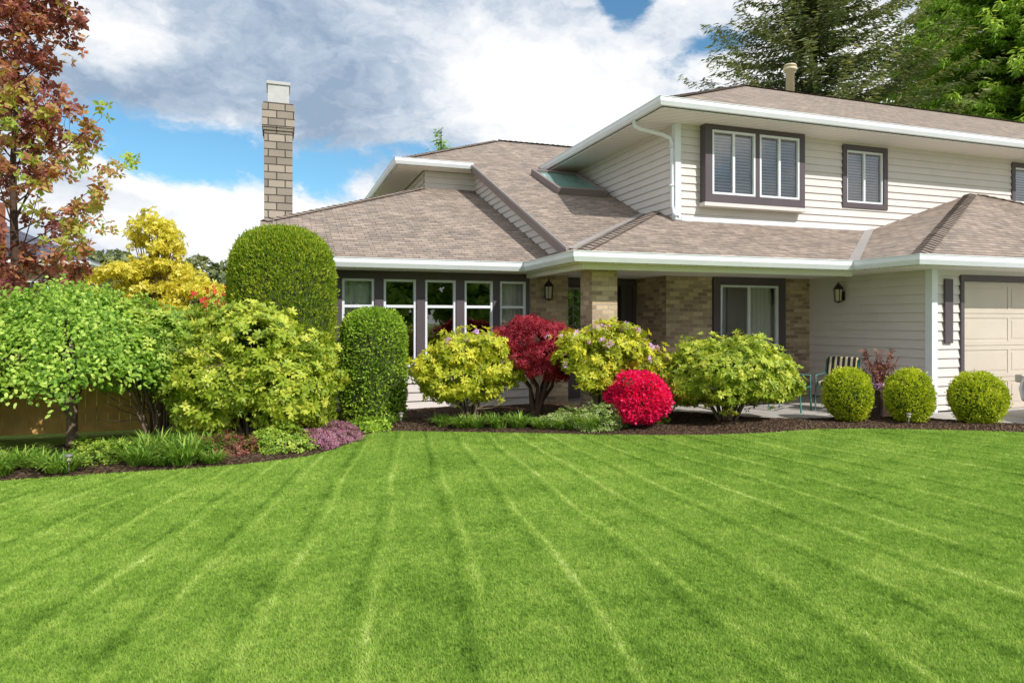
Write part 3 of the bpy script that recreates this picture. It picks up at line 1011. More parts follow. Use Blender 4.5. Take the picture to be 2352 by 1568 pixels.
def ramp3(a, b, c):
    return [(0.0, a + (1,)), (0.5, b + (1,)), (1.0, c + (1,))]
L_rhodoA = leafmat('rhododendron_leaf_yellow', ramp3((0.18, 0.26, 0.02), (0.52, 0.56, 0.045), (0.88, 0.80, 0.09)), 0.38)
L_rhodoB = leafmat('rhododendron_leaf_green', ramp3((0.10, 0.20, 0.025), (0.30, 0.46, 0.05), (0.66, 0.74, 0.15)), 0.38, 0.4)
L_rhodoC = leafmat('rhododendron_leaf_olive', ramp3((0.12, 0.20, 0.02), (0.38, 0.49, 0.045), (0.78, 0.78, 0.13)), 0.38, 0.4)
L_birch = leafmat('birch_leaf', ramp3((0.12, 0.25, 0.03), (0.31, 0.51, 0.06), (0.64, 0.79, 0.18)), 0.42)
L_cedar = leafmat('cedar_hedge_leaf', ramp3((0.08, 0.17, 0.012), (0.26, 0.37, 0.022), (0.58, 0.62, 0.06)), 0.32)
L_laurel = leafmat('privet_leaf', ramp3((0.10, 0.21, 0.02), (0.30, 0.48, 0.04), (0.60, 0.75, 0.11)), 0.35)
L_ball = leafmat('boxwood_leaf', ramp3((0.20, 0.29, 0.015), (0.54, 0.63, 0.035), (0.85, 0.88, 0.10)), 0.38)
L_gold = leafmat('golden_leaf', ramp3((0.46, 0.47, 0.05), (0.82, 0.75, 0.10), (0.98, 0.92, 0.30)), 0.45)
L_maple = leafmat('copper_maple_leaf', [(0.0, (0.20, 0.06, 0.06, 1)), (0.35, (0.38, 0.13, 0.11, 1)), (0.62, (0.56, 0.25, 0.15, 1)), (0.8, (0.50, 0.44, 0.10, 1)), (1.0, (0.40, 0.55, 0.10, 1))], 0.45)
L_jmap = leafmat('crimson_maple_leaf', ramp3((0.13, 0.01, 0.02), (0.38, 0.022, 0.05), (0.70, 0.09, 0.13)), 0.38)
L_azal = leafmat('azalea_petal', ramp3((0.60, 0.004, 0.08), (0.92, 0.012, 0.15), (0.99, 0.07, 0.28)), 0.35)
L_lilac = leafmat('lilac_petal', ramp3((0.55, 0.3, 0.66), (0.76, 0.5, 0.86), (0.9, 0.7, 0.95)), 0.3)
L_spruce = leafmat('spruce_needles', ramp3((0.07, 0.10, 0.045), (0.17, 0.22, 0.09), (0.38, 0.37, 0.16)), 0.25)
L_cedart = leafmat('cedar_tree_leaf', ramp3((0.10, 0.20, 0.03), (0.26, 0.45, 0.05), (0.52, 0.68, 0.12)), 0.35)
L_strap = leafmat('strap_leaf', ramp3((0.07, 0.17, 0.02), (0.20, 0.37, 0.045), (0.46, 0.60, 0.13)), 0.38)
L_pale = leafmat('pale_groundcover_leaf', ramp3((0.18, 0.30, 0.06), (0.38, 0.50, 0.14), (0.76, 0.80, 0.48)), 0.3)
L_heath = leafmat('heather_bloom', ramp3((0.12, 0.19, 0.05), (0.42, 0.17, 0.28), (0.74, 0.38, 0.54)), 0.35)
L_bronze = leafmat('bronze_leaf', ramp3((0.12, 0.04, 0.035), (0.30, 0.11, 0.09), (0.45, 0.2, 0.13)), 0.3)
L_red = leafmat('red_blossom', ramp3((0.5, 0.03, 0.03), (0.8, 0.06, 0.07), (0.9, 0.16, 0.14)), 0.3)
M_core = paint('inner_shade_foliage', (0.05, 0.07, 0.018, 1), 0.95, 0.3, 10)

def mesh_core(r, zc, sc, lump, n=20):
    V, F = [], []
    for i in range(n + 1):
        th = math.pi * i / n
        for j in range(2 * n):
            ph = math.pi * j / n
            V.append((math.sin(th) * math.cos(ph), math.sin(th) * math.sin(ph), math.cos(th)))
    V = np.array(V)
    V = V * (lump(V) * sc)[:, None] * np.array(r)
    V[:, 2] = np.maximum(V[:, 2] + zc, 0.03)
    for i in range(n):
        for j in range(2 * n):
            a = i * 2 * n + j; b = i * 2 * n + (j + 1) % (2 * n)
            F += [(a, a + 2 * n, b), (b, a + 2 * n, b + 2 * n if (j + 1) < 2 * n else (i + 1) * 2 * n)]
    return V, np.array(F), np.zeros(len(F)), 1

def rhodo(name, pos, r, zc, nros, mat, label, cat_='shrub', seed=1, L=0.085, W=0.032, flowers=0, nl=14, cut=-0.7, stemk=11, extra=0.45, k=8, stem_r=.022, **kw):
    rng = np.random.default_rng(seed)
    e = emptyobj(name, (pos[0], pos[1], 0), label, cat_)
    C, O = lobed(rng, nros, r, zc, nl, 0.07, cut, **kw)
    Ou = unit(O + np.array([0, 0, 0.35]) + rng.normal(0, .35, O.shape))
    parts = [rosettes(rng, C, Ou, k, L, W, tb=0.04, broad=True)]
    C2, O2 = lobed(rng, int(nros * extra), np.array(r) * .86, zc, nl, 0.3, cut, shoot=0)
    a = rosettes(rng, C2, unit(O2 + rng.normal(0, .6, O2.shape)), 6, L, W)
    parts.append((a[0], a[1], a[2] * 0.4))  # inner leaves tinted darker: shade inside the crown put into the colour
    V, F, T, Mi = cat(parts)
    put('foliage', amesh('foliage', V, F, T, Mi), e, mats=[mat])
    if stemk:
        part(stems(rng, r, zc, stemk, stem_r), 'stems', e, [M_bark], smooth=True, uv=False)
    if flowers:
        sel = np.where((C[:, 2] > zc - .1 * r[2]) & (O[:, 1] < .5))[0]
        sel = rng.permutation(sel)[:flowers]
        Cf, Of = C[sel] + O[sel] * .05, O[sel]
        fl = []
        for q in range(3):
            fl.append(rosettes(rng, Cf + rng.normal(0, .018, Cf.shape), unit(Of + rng.normal(0, .5, Of.shape)), 7, 0.048, 0.042, 0.2, 1.2))
        V, F, T, Mi = cat(fl)
        put('blossom', amesh('blossom', V, F, T, Mi), e, mats=[L_lilac])
    return e

rhodo('rhododendron_shrub', (2.82, 10.25), (1.00, 0.70, 0.72), 0.84, 1450, L_rhodoA, 'yellow-green rhododendron with a few lilac flowers in mulch bed', seed=211, flowers=11, cut=-.6, nl=16, la=.22, lb=.42, shoot=.22, L=.082, W=.031)
rhodo('rhododendron_shrub', (4.86, 9.50), (1.00, 0.62, 0.70), 1.04, 1250, L_rhodoA, 'tall open rhododendron with lilac blossoms before brick column', seed=219, flowers=50, cut=-.85, nl=17, la=.18, lb=.38, shoot=.25, stemk=14, L=.082, W=.031)
rhodo('rhododendron_shrub', (6.66, 9.0), (1.36, 0.82, 0.74), 0.71, 3600, L_rhodoC, 'wide mounded green rhododendron in front of porch window', seed=213, nl=30, cut=-.7, stemk=16, la=.22, lb=.38, L=.078, W=.03)
rhodo('rhododendron_shrub', (-0.32, 9.50), (1.20, 0.8, 0.98), 0.88, 3700, L_rhodoC, 'big rounded rhododendron with bare lower branches by clipped hedge', seed=214, nl=32, cut=-.6, stemk=20, stem_r=.024, la=.22, lb=.38, L=.085, W=.034)
rhodo('rhododendron_shrub', (-1.45, 9.85), (1.05, 0.75, 0.80), 1.04, 2300, L_rhodoB, 'leggy rhododendron between birch and larger shrub', seed=215, nl=21, cut=-.35, stemk=26, stem_r=.020, la=.24, lb=.42)
rhodo('rhododendron_shrub', (-4.2, 10.2), (1.5, 0.9, 0.85), 1.05, 2000, L_rhodoB, 'leggy shrub behind weeping birch', seed=216, nl=17, cut=-.35, stemk=26, stem_r=.02)

def clipped(name, pos, r, H, n, L, W, mat, label, seed, expo=6.0, upright=0.5, lumpa=0.03, ball=False, zc=None, rz=None, low=0.0, group=None, cat_='shrub'):
    rng = np.random.default_rng(seed)
    e = emptyobj(name, (pos[0], pos[1], 0), label, cat_, group)
    lump = Lump(rng, 60, lumpa, 40)
    if ball:
        P, O = shell(rng, n, (r, r, rz), zc, lump, 0.035, -0.93)
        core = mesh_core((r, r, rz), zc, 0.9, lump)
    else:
        n1 = int(n * 0.72)
        z = rng.uniform(0.02, H * 0.995, n1)
        prof = lambda z: r * np.sqrt(np.clip(1 - (z / H) ** expo, 0, 1)) * (1 - low * (1 - np.clip(z / (H * .5), 0, 1)) ** 2)
        dp = (prof(z + .01) - prof(z - .01)) / .02
        th = rng.uniform(0, 2 * np.pi, n1)
        O1 = unit(np.stack([np.cos(th), np.sin(th), np.clip(-dp, -1, 4)], 1))
        P1 = np.stack([prof(z) * np.cos(th), prof(z) * np.sin(th), z], 1)
        rho = r * np.sqrt(rng.uniform(0, 0.98, n - n1))
        th = rng.uniform(0, 2 * np.pi, n - n1)
        zt = H * (1 - (rho / r) ** 2) ** (1 / expo)
        P2 = np.stack([rho * np.cos(th), rho * np.sin(th), zt], 1)
        O2 = unit(np.stack([np.cos(th) * rho / r, np.sin(th) * rho / r, np.ones_like(rho)], 1))
        P = np.concatenate([P1, P2]); O = np.concatenate([O1, O2])
        f = lump(unit((P - np.array([0, 0, H / 2])) * np.array([1, 1, r / H * 1.5])))
        dpt = np.abs(rng.normal(0, 0.035, len(P)))
        P = P * np.stack([f, f, np.ones_like(f)], 1) - O * dpt[:, None] * 1.0
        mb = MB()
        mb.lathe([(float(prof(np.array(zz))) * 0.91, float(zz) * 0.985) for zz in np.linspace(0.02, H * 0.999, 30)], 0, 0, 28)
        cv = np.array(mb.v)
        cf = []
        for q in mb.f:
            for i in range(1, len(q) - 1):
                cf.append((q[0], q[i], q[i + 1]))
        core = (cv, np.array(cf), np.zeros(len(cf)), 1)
    m_ = len(P)
    st = rng.uniform(0, 1, m_) < 0.06
    P[st] += O[st] * rng.uniform(.01, .05, (st.sum(), 1))
    D = unit(O * 0.9 + np.array([0, 0, upright]) + rng.normal(0, .45, P.shape))
    Nn = unit(O + rng.normal(0, .5, P.shape))
    cl = Lump(rng, 90, 1.0, 60)(unit(P - np.array([0, 0, H * .5 if not ball else zc])))
    tint = np.clip(0.45 + 0.3 * (cl - 1) + rng.normal(0, .2, m_), 0, 1)
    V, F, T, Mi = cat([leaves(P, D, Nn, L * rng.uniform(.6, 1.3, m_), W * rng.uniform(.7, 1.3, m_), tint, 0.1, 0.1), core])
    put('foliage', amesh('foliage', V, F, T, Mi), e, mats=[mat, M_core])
    mb = MB()
    mb.tube([(0, 0, -0.02), (0.01, 0, 0.2), (0, 0.01, 0.4)], [0.04, 0.035, 0.03], 7)
    part(mb, 'stem', e, [M_bark], uv=False)
    return e
clipped('clipped_cedar_hedge', (0.08, 10.85), 0.775, 3.0, 50000, 0.055, 0.02, L_cedar, 'tall clipped round-topped cedar column beside living room', 21, 12.0, 0.9, 0.05, cat_='hedge')
clipped('clipped_privet_column', (1.45, 11.0), 0.53, 1.80, 15000, 0.045, 0.03, L_laurel, 'small clipped round-topped privet column under windows', 22, 11.0, 0.3, 0.04, low=0.10, cat_='hedge')
G = 'clipped boxwood balls along the path'
for i, (x, y, r, top) in enumerate(((8.54, 8.48, .345, .84), (9.29, 8.02, .325, .82), (10.09, 7.52, .375, .81))):
    clipped('boxwood_ball', (x, y), r, 1, 8500, 0.042, 0.022, L_ball, 'yellow-green clipped boxwood ball in mulch by path', 30 + i, ball=True, zc=top / 2 + 0.02, rz=top / 2, lumpa=0.09, group=G)
clipped('azalea_bush', (5.08, 8.95), 0.43, 1, 10000, 0.046, 0.038, L_azal, 'brilliant crimson azalea ball covered in bloom', 41, ball=True, zc=0.46, rz=0.37, lumpa=0.25, upright=0.2)

# ---- Japanese maple
rng = np.random.default_rng(50)
e = emptyobj('japanese_maple', (3.93, 10.2, 0), 'small crimson japanese maple between rhododendrons', 'tree')
Cs, Os = [], []
for cx, cy, cz, rx, rz in ((0, 0, 1.33, .5, .33), (-.46, .0, 1.24, .36, .24), (.46, 0, 1.20, .36, .26), (.1, -.25, 1.08, .42, .2), (-.1, 0, 1.52, .32, .16), (.3, .1, 1.42, .25, .16), (.34, -.1, .93, .34, .2),
                          (-.4, -.15, .95, .34, .2), (.02, -.3, .84, .28, .15), (.64, -.05, 1.0, .22, .16), (-.68, 0, 1.08, .22, .14), (.25, -.2, .74, .2, .12)):
    P, O = shell(rng, int(900 * rx * rx + 40), (rx, rx * .85, rz), cz, Lump(rng, 20, .35, 10), 0.14, -0.5)
    P[:, 0] += cx; P[:, 1] += cy
    Cs.append(P); Os.append(O)
C = np.concatenate(Cs); O = np.concatenate(Os)
a = rosettes(rng, C, unit(O + np.array([0, 0, -.1]) + rng.normal(0, .4, O.shape)), 9, 0.085, 0.02, -0.6, 0.3)
put('crown', amesh('crown', a[0], a[1], a[2]), e, mats=[L_jmap])
mb = MB()
for k in range(8):
    an = k * 0.8
    ex_, ey_ = math.cos(an) * .4, math.sin(an) * .3
    w1 = rng.uniform(-.06, .06, 4)
    mb.tube([(0.02 * math.cos(an), 0.02 * math.sin(an), -.02), (.06 * math.cos(an) + w1[0], .05 * math.sin(an), .25), (ex_ * .4 + .05 + w1[1], ey_ * .5, .55), (ex_ * .8 + w1[2], ey_, .8), (ex_ * 1.1, ey_ * 1.1, 1.25)], [.045, .038, .028, .018, .006], 7)
part(mb, 'trunk', e, [M_barkd], smooth=True, uv=False)

# ---- weeping birch
rng = np.random.default_rng(60)
e = emptyobj('weeping_birch', (-2.55, 9.95, 0), 'low dense weeping birch dome over planted bed', 'tree')
mb = MB()
mb.tube([(0.1, 0, -.02), (.11, 0, .5), (.05, .01, 1.0), (.02, 0, 1.5), (0, 0, 1.8)], [.07, .06, .05, .04, .02], 12)
rr_ = 1.62
K = 2100
an = rng.uniform(0, 2 * np.pi, K)
rho = rr_ * np.sqrt(rng.uniform(0, 1, K))
lob = 1 + 0.12 * np.sin(an * 5 + 1) + 0.07 * np.sin(an * 9)
q_ = rho / rr_
bc = np.stack([rng.uniform(-1.7, 1.7, 40), rng.uniform(-1.4, 1.4, 40)], 1)
xy = np.stack([np.cos(an) * rho, np.sin(an) * rho], 1)
d2 = ((xy[:, None] - bc[None]) ** 2).sum(2)
bump_ = (np.exp(-d2 / .05) * rng.uniform(.5, 1, 40)[None]).max(1)
z0 = 1.93 - 0.92 * q_ ** 2.0 + 0.22 * bump_ + rng.normal(0, .04, K)
ln = rng.uniform(.08, .32, K) + 0.22 * q_ ** 4 * rng.uniform(.0, 1.0, K)
cnt = (ln / 0.020).astype(int)
ii = np.repeat(np.arange(K), cnt)
tt = np.concatenate([np.arange(c) * 0.020 for c in cnt])
n = len(ii)
ox = 0.16 * (1 - np.exp(-tt * 5))
A = an[ii]
P = np.stack([np.cos(A) * (rho * lob)[ii] + np.cos(A) * ox, (np.sin(A) * (rho * lob)[ii] + np.sin(A) * ox) * .82, z0[ii] - tt], 1) + rng.normal(0, .045, (n, 3))
Dd = np.stack([np.cos(A) * .5, np.sin(A) * .5, -np.full(n, .35)], 1) + rng.normal(0, .6, (n, 3))
Nn = np.stack([np.cos(A), np.sin(A), np.full(n, .9)], 1) + rng.normal(0, .55, (n, 3))
ct = rng.uniform(.0, .9, K)
T = np.clip(ct[ii] + rng.normal(0, .17, n), 0, 1)
a = leaves(P, Dd, unit(Nn), 0.062 * rng.uniform(.6, 1.25, n), 0.038 * rng.uniform(.7, 1.2, n), T, broad=True)
put('crown', amesh('crown', a[0], a[1], a[2]), e, mats=[L_birch])
for i in range(34):
    an_ = i * 2.4
    q = rng.uniform(.6, 1.4)
    s0 = rng.uniform(.35, 1.3)
    j1, j2 = rng.uniform(-.08, .08, 2)
    mb.tube([(.08, 0, s0), (math.cos(an_) * q * .4 + j1, math.sin(an_) * q * .32, s0 * .4 + .85), (math.cos(an_) * q * .8 + j2, math.sin(an_) * q * .65, 1.25), (math.cos(an_) * q, math.sin(an_) * q * .8, .95)], [.022, .015, .009, .004], 5)
part(mb, 'trunk', e, [M_bark], smooth=True, uv=False)

# ---- copper maple tree
rng = np.random.default_rng(70)
e = emptyobj('copper_maple_tree', (-4.0, 13.0, 0), 'tall young maple with copper-red spring leaves', 'tree')
mb = MB()
mb.tube([(0, 0, -.02), (.03, 0, 2), (-.03, .02, 4), (.05, 0, 5.6), (.1, 0, 7.6)], [.10, .07, .045, .025, .01], 10)
C, T0 = [], []
NBR = 66
for i in range(NBR):
    z0_ = 1.6 + 5.9 * i / (NBR - 1)
    an_ = i * 2.399 + rng.uniform(-.3, .3)
    side = 1 + .18 * math.cos(an_ + rad(19))
    Lb = float(np.interp(z0_, [1.6, 2.4, 3.2, 3.9, 4.6, 5.4, 7.5], [.9, 1.4, 2.0, 1.6, .85, 1.1, .55])) * rng.uniform(.6, 1.08) * side
    el = rng.uniform(.35, .85)
    b = Vector((.03, 0, z0_))
    d = Vector((math.cos(an_) * math.cos(el), math.sin(an_) * math.cos(el), math.sin(el)))
    pts = [b + d * Lb * t + Vector((0, 0, .22 * Lb * t * t)) for t in (0, .33, .66, 1)]
    mb.tube(pts, [.014, .010, .006, .002], 5)
    right = math.cos(an_ + rad(19))
    for s in range(10):
        t = rng.uniform(.35, 1.02) if s > 2 else rng.uniform(.85, 1.02)
        p = b + d * Lb * t + Vector((0, 0, .22 * Lb * t * t))
        q = p + Vector(rng.normal(0, .12, 3)) * (1 if Lb > .6 else .8) + Vector((0, 0, .04))
        mb.tube([p, q], [.004, .002], 4)
        nn = rng.integers(3, 6)
        g_ = rng.uniform(.55, 1.0) if (right > 0.1 and 1.9 < z0_ < 4.1 and t > .5) else rng.uniform(0, .68)
        for _ in range(nn):
            C.append(tuple(Vector(q) + Vector(rng.normal(0, .07, 3))))
            T0.append(g_)
C = np.array(C)
O = unit(rng.normal(0, .6, C.shape) + np.array([0, -.3, .5]))
a = rosettes(rng, C, O, 5, 0.112, 0.07, -0.5, 0.3, broad=False)
tt = np.tile(np.array(T0), 5)
tint = np.repeat(np.clip(tt + rng.normal(0, .10, len(tt)), 0, 1), 2)
put('crown', amesh('crown', a[0], a[1], tint), e, mats=[L_maple])
part(mb, 'trunk', e, [M_barkd], smooth=True, uv=False)

def clumptree(name, pos, clumps, mat, label, seed, L=0.09, W=0.05, k=6, dens=260, trunk_h=1.5, cat_='tree', barkm=None, depth=.2, group=None):
    rng = np.random.default_rng(seed)
    e = emptyobj(name, (pos[0], pos[1], 0), label, cat_, group)
    Cs, Os = [], []
    mb = MB()
    mb.tube([(0, 0, -.02), (.03, .02, trunk_h * .5), (0, 0, trunk_h)], [.09, .07, .05], 8)
    for cx, cy, cz, rr, rz in clumps:
        nn = int(dens * rr * rr * 4)
        P, O = shell(rng, nn, (rr, rr, rz), 0, Lump(rng, 24, .4, 10), depth, -0.8)
        P += np.array([cx, cy, cz])
        Cs.append(P); Os.append(O)
        mb.tube([(0, 0, trunk_h * .8), (cx * .5 + .05, cy * .5, (trunk_h + cz) / 2), (cx, cy, cz)], [.03, .016, .005], 6)
    C = np.concatenate(Cs); O = np.concatenate(Os)
    a = rosettes(rng, C, unit(O + rng.normal(0, .5, O.shape) + np.array([0, 0, .3])), k, L, W)
    put('crown', amesh('crown', a[0], a[1], a[2]), e, mats=[mat])
    part(mb, 'trunk', e, [barkm or M_bark], smooth=True, uv=False)
    return e
rg = np.random.default_rng(83)
gc = []
for _ in range(46):
    z = rg.uniform(1.75, 2.65)
    wd = float(np.interp(z, [1.75, 2.3, 2.65], [1.5, 1.35, .8]))
    r_ = rg.uniform(.14, .30)
    gc.append((-.02 + rg.uniform(-wd, wd), rg.uniform(-.4, .4), z, r_, r_ * rg.uniform(.5, .9)))
for _ in range(34):
    z = rg.uniform(2.45, 3.5)
    r_ = rg.uniform(.12, .23)
    wd = float(np.interp(z, [2.45, 2.8, 3.05, 3.5], [.65, .30, .38, .30]))
    gc.append((.12 + .12 * math.sin(z * 5) + rg.uniform(-wd, wd), rg.uniform(-.3, .3), z, r_, r_ * rg.uniform(.6, 1.0)))
clumptree('golden_tree', (-2.30, 14.4), gc, L_gold, 'golden-yellow layered tree behind the planted bed', 80, L=.075, W=.04, dens=280, depth=.4)
clumptree('red_flowering_shrub', (-0.95, 12.6), [(0, 0, 1.75, .4, .3), (.2, .1, 1.85, .22, .2), (-.4, 0, 1.5, .4, .3)], L_rhodoB, 'green shrub behind hedge with red blossoms', 81, trunk_h=1.0, cat_='shrub', L=.07, W=.03)
rng = np.random.default_rng(82)
P = rng.normal(0, 1, (34, 3)) * np.array([.2, .15, .09]) + np.array([0.02, -.25, 1.98])
a = rosettes(rng, P, rdir(rng, 34), 7, .04, .03)
par = [o for o in bpy.data.objects if o.name.startswith('red_flowering_shrub')][0]
put('blossom', amesh('blossom', a[0], a[1], a[2]), par, mats=[L_red])
far = [(-3.2, 34, 4.4, 2.0), (-0.5, 33, 5.0, 1.6), (-9, 44, 5.5, 3)]
for i, (x, y, h, r) in enumerate(far):
    clumptree('broadleaf_tree', (x, y), [(0, 0, h - r * .7, r * .8, r * .7), (-r * .7, 0, h - r * 1.1, r * .7, r * .6), (r * .7, 0, h - r * 1.2, r * .7, r * .6), (0, 0, h - r * 1.6, r, r * .6)], L_spruce,
              'leafy dark green tree beyond the garden', 90 + i, .25, .14, 6, 60, 2.5)
for i, (x, y, h, r) in enumerate(((-9, -24, 8, 3.2), (-1, -27, 7, 3.0), (7, -25, 8.5, 3.4), (15, -27, 7.5, 3.2), (23, -25, 8, 3.4))):
    clumptree('street_tree', (x, y), [(0, 0, h - r * .6, r * .9, r * .8), (-r * .6, 0, h - r * 1.1, r * .8, r * .7), (r * .6, .4, h - r * 1.1, r * .8, r * .7), (0, 0, h - r * 1.6, r, r * .7)], L_cedart,
              'leafy green street tree reflected in the windows', 190 + i, .5, .3, 6, 12, 3.0, group='street trees opposite the house')

def conifer(name, pos, H, slope, rmax, z0, mat, label, seed, lev=0.6, nb=10, sl=.6, sw=.2, dens=5, droop=.18, up=.1, gap=0.15, hang=.5):
    rng = np.random.default_rng(seed)
    e = emptyobj(name, (pos[0], pos[1], 0), label, 'tree')
    mb = MB()
    mb.tube([(0, 0, -.05), (0, 0, H * .5), (0, 0, H)], [H * .018, H * .011, .02], 9)
    Ps, Ds, Ns, Ts = [], [], [], []
    z = z0
    while z < H:
        for b in range(nb):
            if rng.uniform() < gap:
                continue
            an = rng.uniform(0, 2 * math.pi)
            L = min(rmax, slope * (H - z) + .25) * rng.uniform(.55, 1.12)
            zz = z + rng.uniform(-.3, .3)
            n = max(3, int(L * dens))
            t = np.linspace(.08, 1, n)
            h = np.array([math.cos(an), math.sin(an), 0])
            s = np.array([-math.sin(an), math.cos(an), 0])
            curve = lambda t: (h[None] * (L * t)[:, None] + np.array([0, 0, 1])[None] * (zz + L * (-droop * t + up * t ** 3))[:, None])
            c = curve(t)
            if L > .8:
                mb.tube([tuple(curve(np.array([q]))[0]) for q in (0, .5, .95)], [.02 + L * .008, .02, .008], 4, cap=False)
            tn = rng.uniform(.1, .9)
            for sd in (-1, 1, -1, 1, 0):
                d = h[None] * rng.uniform(.3, .9, (n, 1)) + s[None] * (sd * rng.uniform(.5, 1.1, (n, 1))) + np.array([0, 0, -1])[None] * rng.uniform(-.1, hang, (n, 1))
                Ps.append(c + rng.normal(0, .10, c.shape)); Ds.append(d)
                Ns.append(np.array([0, 0, 1])[None] + rng.normal(0, .6, c.shape))
                Ts.append(np.clip(tn * .6 + t * .3 + rng.normal(0, .15, n), 0, 1))
        z += lev * (0.6 + 0.4 * (H - z) / H)
    Ps = np.concatenate(Ps); Ds = np.concatenate(Ds); Ns = unit(np.concatenate(Ns)); Ts = np.concatenate(Ts)
    n = len(Ps)
    a = leaves(Ps, Ds, Ns, sl * rng.uniform(.5, 1.2, n), sw * rng.uniform(.6, 1.2, n), Ts, .05, .15)
    put('crown', amesh('crown', a[0], a[1], a[2]), e, mats=[mat])
    part(mb, 'trunk', e, [M_barkd], smooth=True, uv=False)
conifer('spruce_tree', (31.2, 33.7), 29.5, .52, 8.6, 9.5, L_spruce, 'huge dark spruce with open drooping boughs behind house', 100, .6, 12, .44, .11, 6.5, .0, .2, .22, .3)
conifer('spruce_tree', (52.5, 42.0), 32, .46, 8.5, 11, L_spruce, 'tall olive-green conifer behind the upper roof', 101, .6, 15, .55, .14, 5.5, .08, .12, .15, .3)
conifer('cedar_tree', (45.8, 31.2), 36, .5, 8.6, 9, L_cedart, 'bright green cedar with dense drooping sprays', 102, .5, 17, .5, .13, 6, .30, .15, .08, 1.1)
conifer('fir_tree', (9.1, 39.2), 12.9, .10, .6, 9, L_cedart, 'slender fir tip showing over the roof ridge', 103, .5, 4, .32, .10, 4, .1, .3, .3)

def strapmesh(seed, n, Lm, Wm, spread=1.0):
    rng = np.random.default_rng(seed)
    V, F, T = [], [], []
    for i in range(n):
        an = rng.uniform(0, 2 * math.pi)
        L = Lm * rng.uniform(.6, 1.15)
        lean = rng.uniform(.25, 1.1) * spread
        h = np.array([math.cos(an), math.sin(an), 0]); s = np.array([-math.sin(an), math.cos(an), 0])
        b = h * rng.uniform(0, .12) + s * rng.uniform(-.1, .1)
        o = len(V)
        for j in range(5):
            t = j / 4
            w = Wm * (1 - t ** 2) * .5 + .001
            c = b + h * (L * lean * (t * .35 + .55 * t * t)) + np.array([0, 0, 1]) * L * (t * 1.0 - .55 * lean * t * t * t)
            V.append(c - s * w); V.append(c + s * w)
        tn = rng.uniform(0, 1)
        for j in range(4):
            q = o + 2 * j
            F += [(q, q + 1, q + 3), (q, q + 3, q + 2)]
            T += [tn, tn]
    return amesh('strap_leaves', np.array(V), np.array(F), np.array(T))
sm = [strapmesh(200 + i, 150, .42, .020) for i in range(4)]
for s_ in sm:
    s_.materials.append(L_strap)
rng = np.random.default_rng(210)
spots = []
for X in np.arange(-4.2, -.5, .27):
    for row in (0, 1, 2):
        if rng.uniform() < (.8, .75, .6)[row]:
            spots.append((X + rng.uniform(-.12, .12) + row * .13, 8.36 + row * .30 + rng.uniform(-.1, .1)))
spots += [(2.35, 10.0), (2.6, 9.85), (2.8, 9.75), (3.4, 9.6), (3.7, 9.45), (3.55, 9.75), (1.6, 10.4), (-1.2, 9.25), (4.1, 9.15), (1.15, 10.2), (4.35, 9.3), (.2, 9.4), (3.1, 9.65), (3.95, 9.3), (4.3, 9.0)]
for i, (x, y) in enumerate(spots):
    o = bpy.data.objects.new('daylily_clump', sm[i % 4])
    o.location = (x, y, 0.03)
    o.rotation_euler = (0, 0, rng.uniform(0, 6))
    q = rng.uniform(.65, 1.15)
    o.scale = (q, q, q * rng.uniform(.5, .85))
    scene.collection.objects.link(o)
    o['label'] = 'green strap-leaved daylily clump at the lawn edge'
    o['category'] = 'plant'
    o['group'] = 'daylily clumps along the bed'
def mound(name, pos, r, h, n, mat, label, seed, L=.05, W=.025, k=5):
    rng = np.random.default_rng(seed)
    P, O = shell(rng, n, (r, r * .7, h), 0.0, Lump(rng, 18, .45, 14), 0.2, 0.0)
    a = rosettes(rng, P, unit(O + rng.normal(0, .4, O.shape) + np.array([0, 0, .5])), k, L, W)
    o = put(name, amesh(name, a[0], a[1], a[2]), None, (pos[0], pos[1], .02), [mat])
    o['label'] = label; o['category'] = 'plant'
    return o
mound('heather_mound', (0.45, 8.98), .36, .22, 800, L_heath, 'pink flowering heather spilling over lawn edge', 300, .035, .014)
mound('heather_mound', (0.80, 9.38), .30, .24, 700, L_heath, 'pink flowering heather beside mulch bed', 301, .035, .014)
mound('low_shrub', (.0, 8.9), .42, .30, 560, L_rhodoB, 'low green shrub beside heather', 302, .05, .025)
mound('low_shrub', (-.55, 8.75), .35, .22, 400, L_bronze, 'low bronze-leaved shrub in planted bed', 312, .04, .02)
mound('groundcover_plant', (-1.1, 8.6), .4, .18, 380, L_laurel, 'low mixed green groundcover in planted bed', 313, .045, .02)
mound('groundcover_plant', (-1.9, 8.8), .45, .20, 380, L_rhodoB, 'green groundcover among daylilies', 314, .045, .02)
mound('groundcover_plant', (-2.9, 8.7), .45, .18, 380, L_laurel, 'leafy green groundcover under weeping birch', 315, .05, .025)
mound('groundcover_plant', (4.5, 9.1), .42, .32, 750, L_pale, 'pale flowering groundcover near red azalea', 303, .05, .02)
mound('groundcover_plant', (4.0, 9.45), .36, .24, 500, L_pale, 'pale green groundcover mound at bed edge', 304, .05, .02)
mound('groundcover_plant', (1.3, 10.15), .26, .16, 200, L_laurel, 'low green plant at hedge foot', 305, .07, .03)
mound('groundcover_plant', (5.5, 9.35), .3, .25, 260, L_laurel, 'green plant tucked behind azalea', 306, .07, .03)

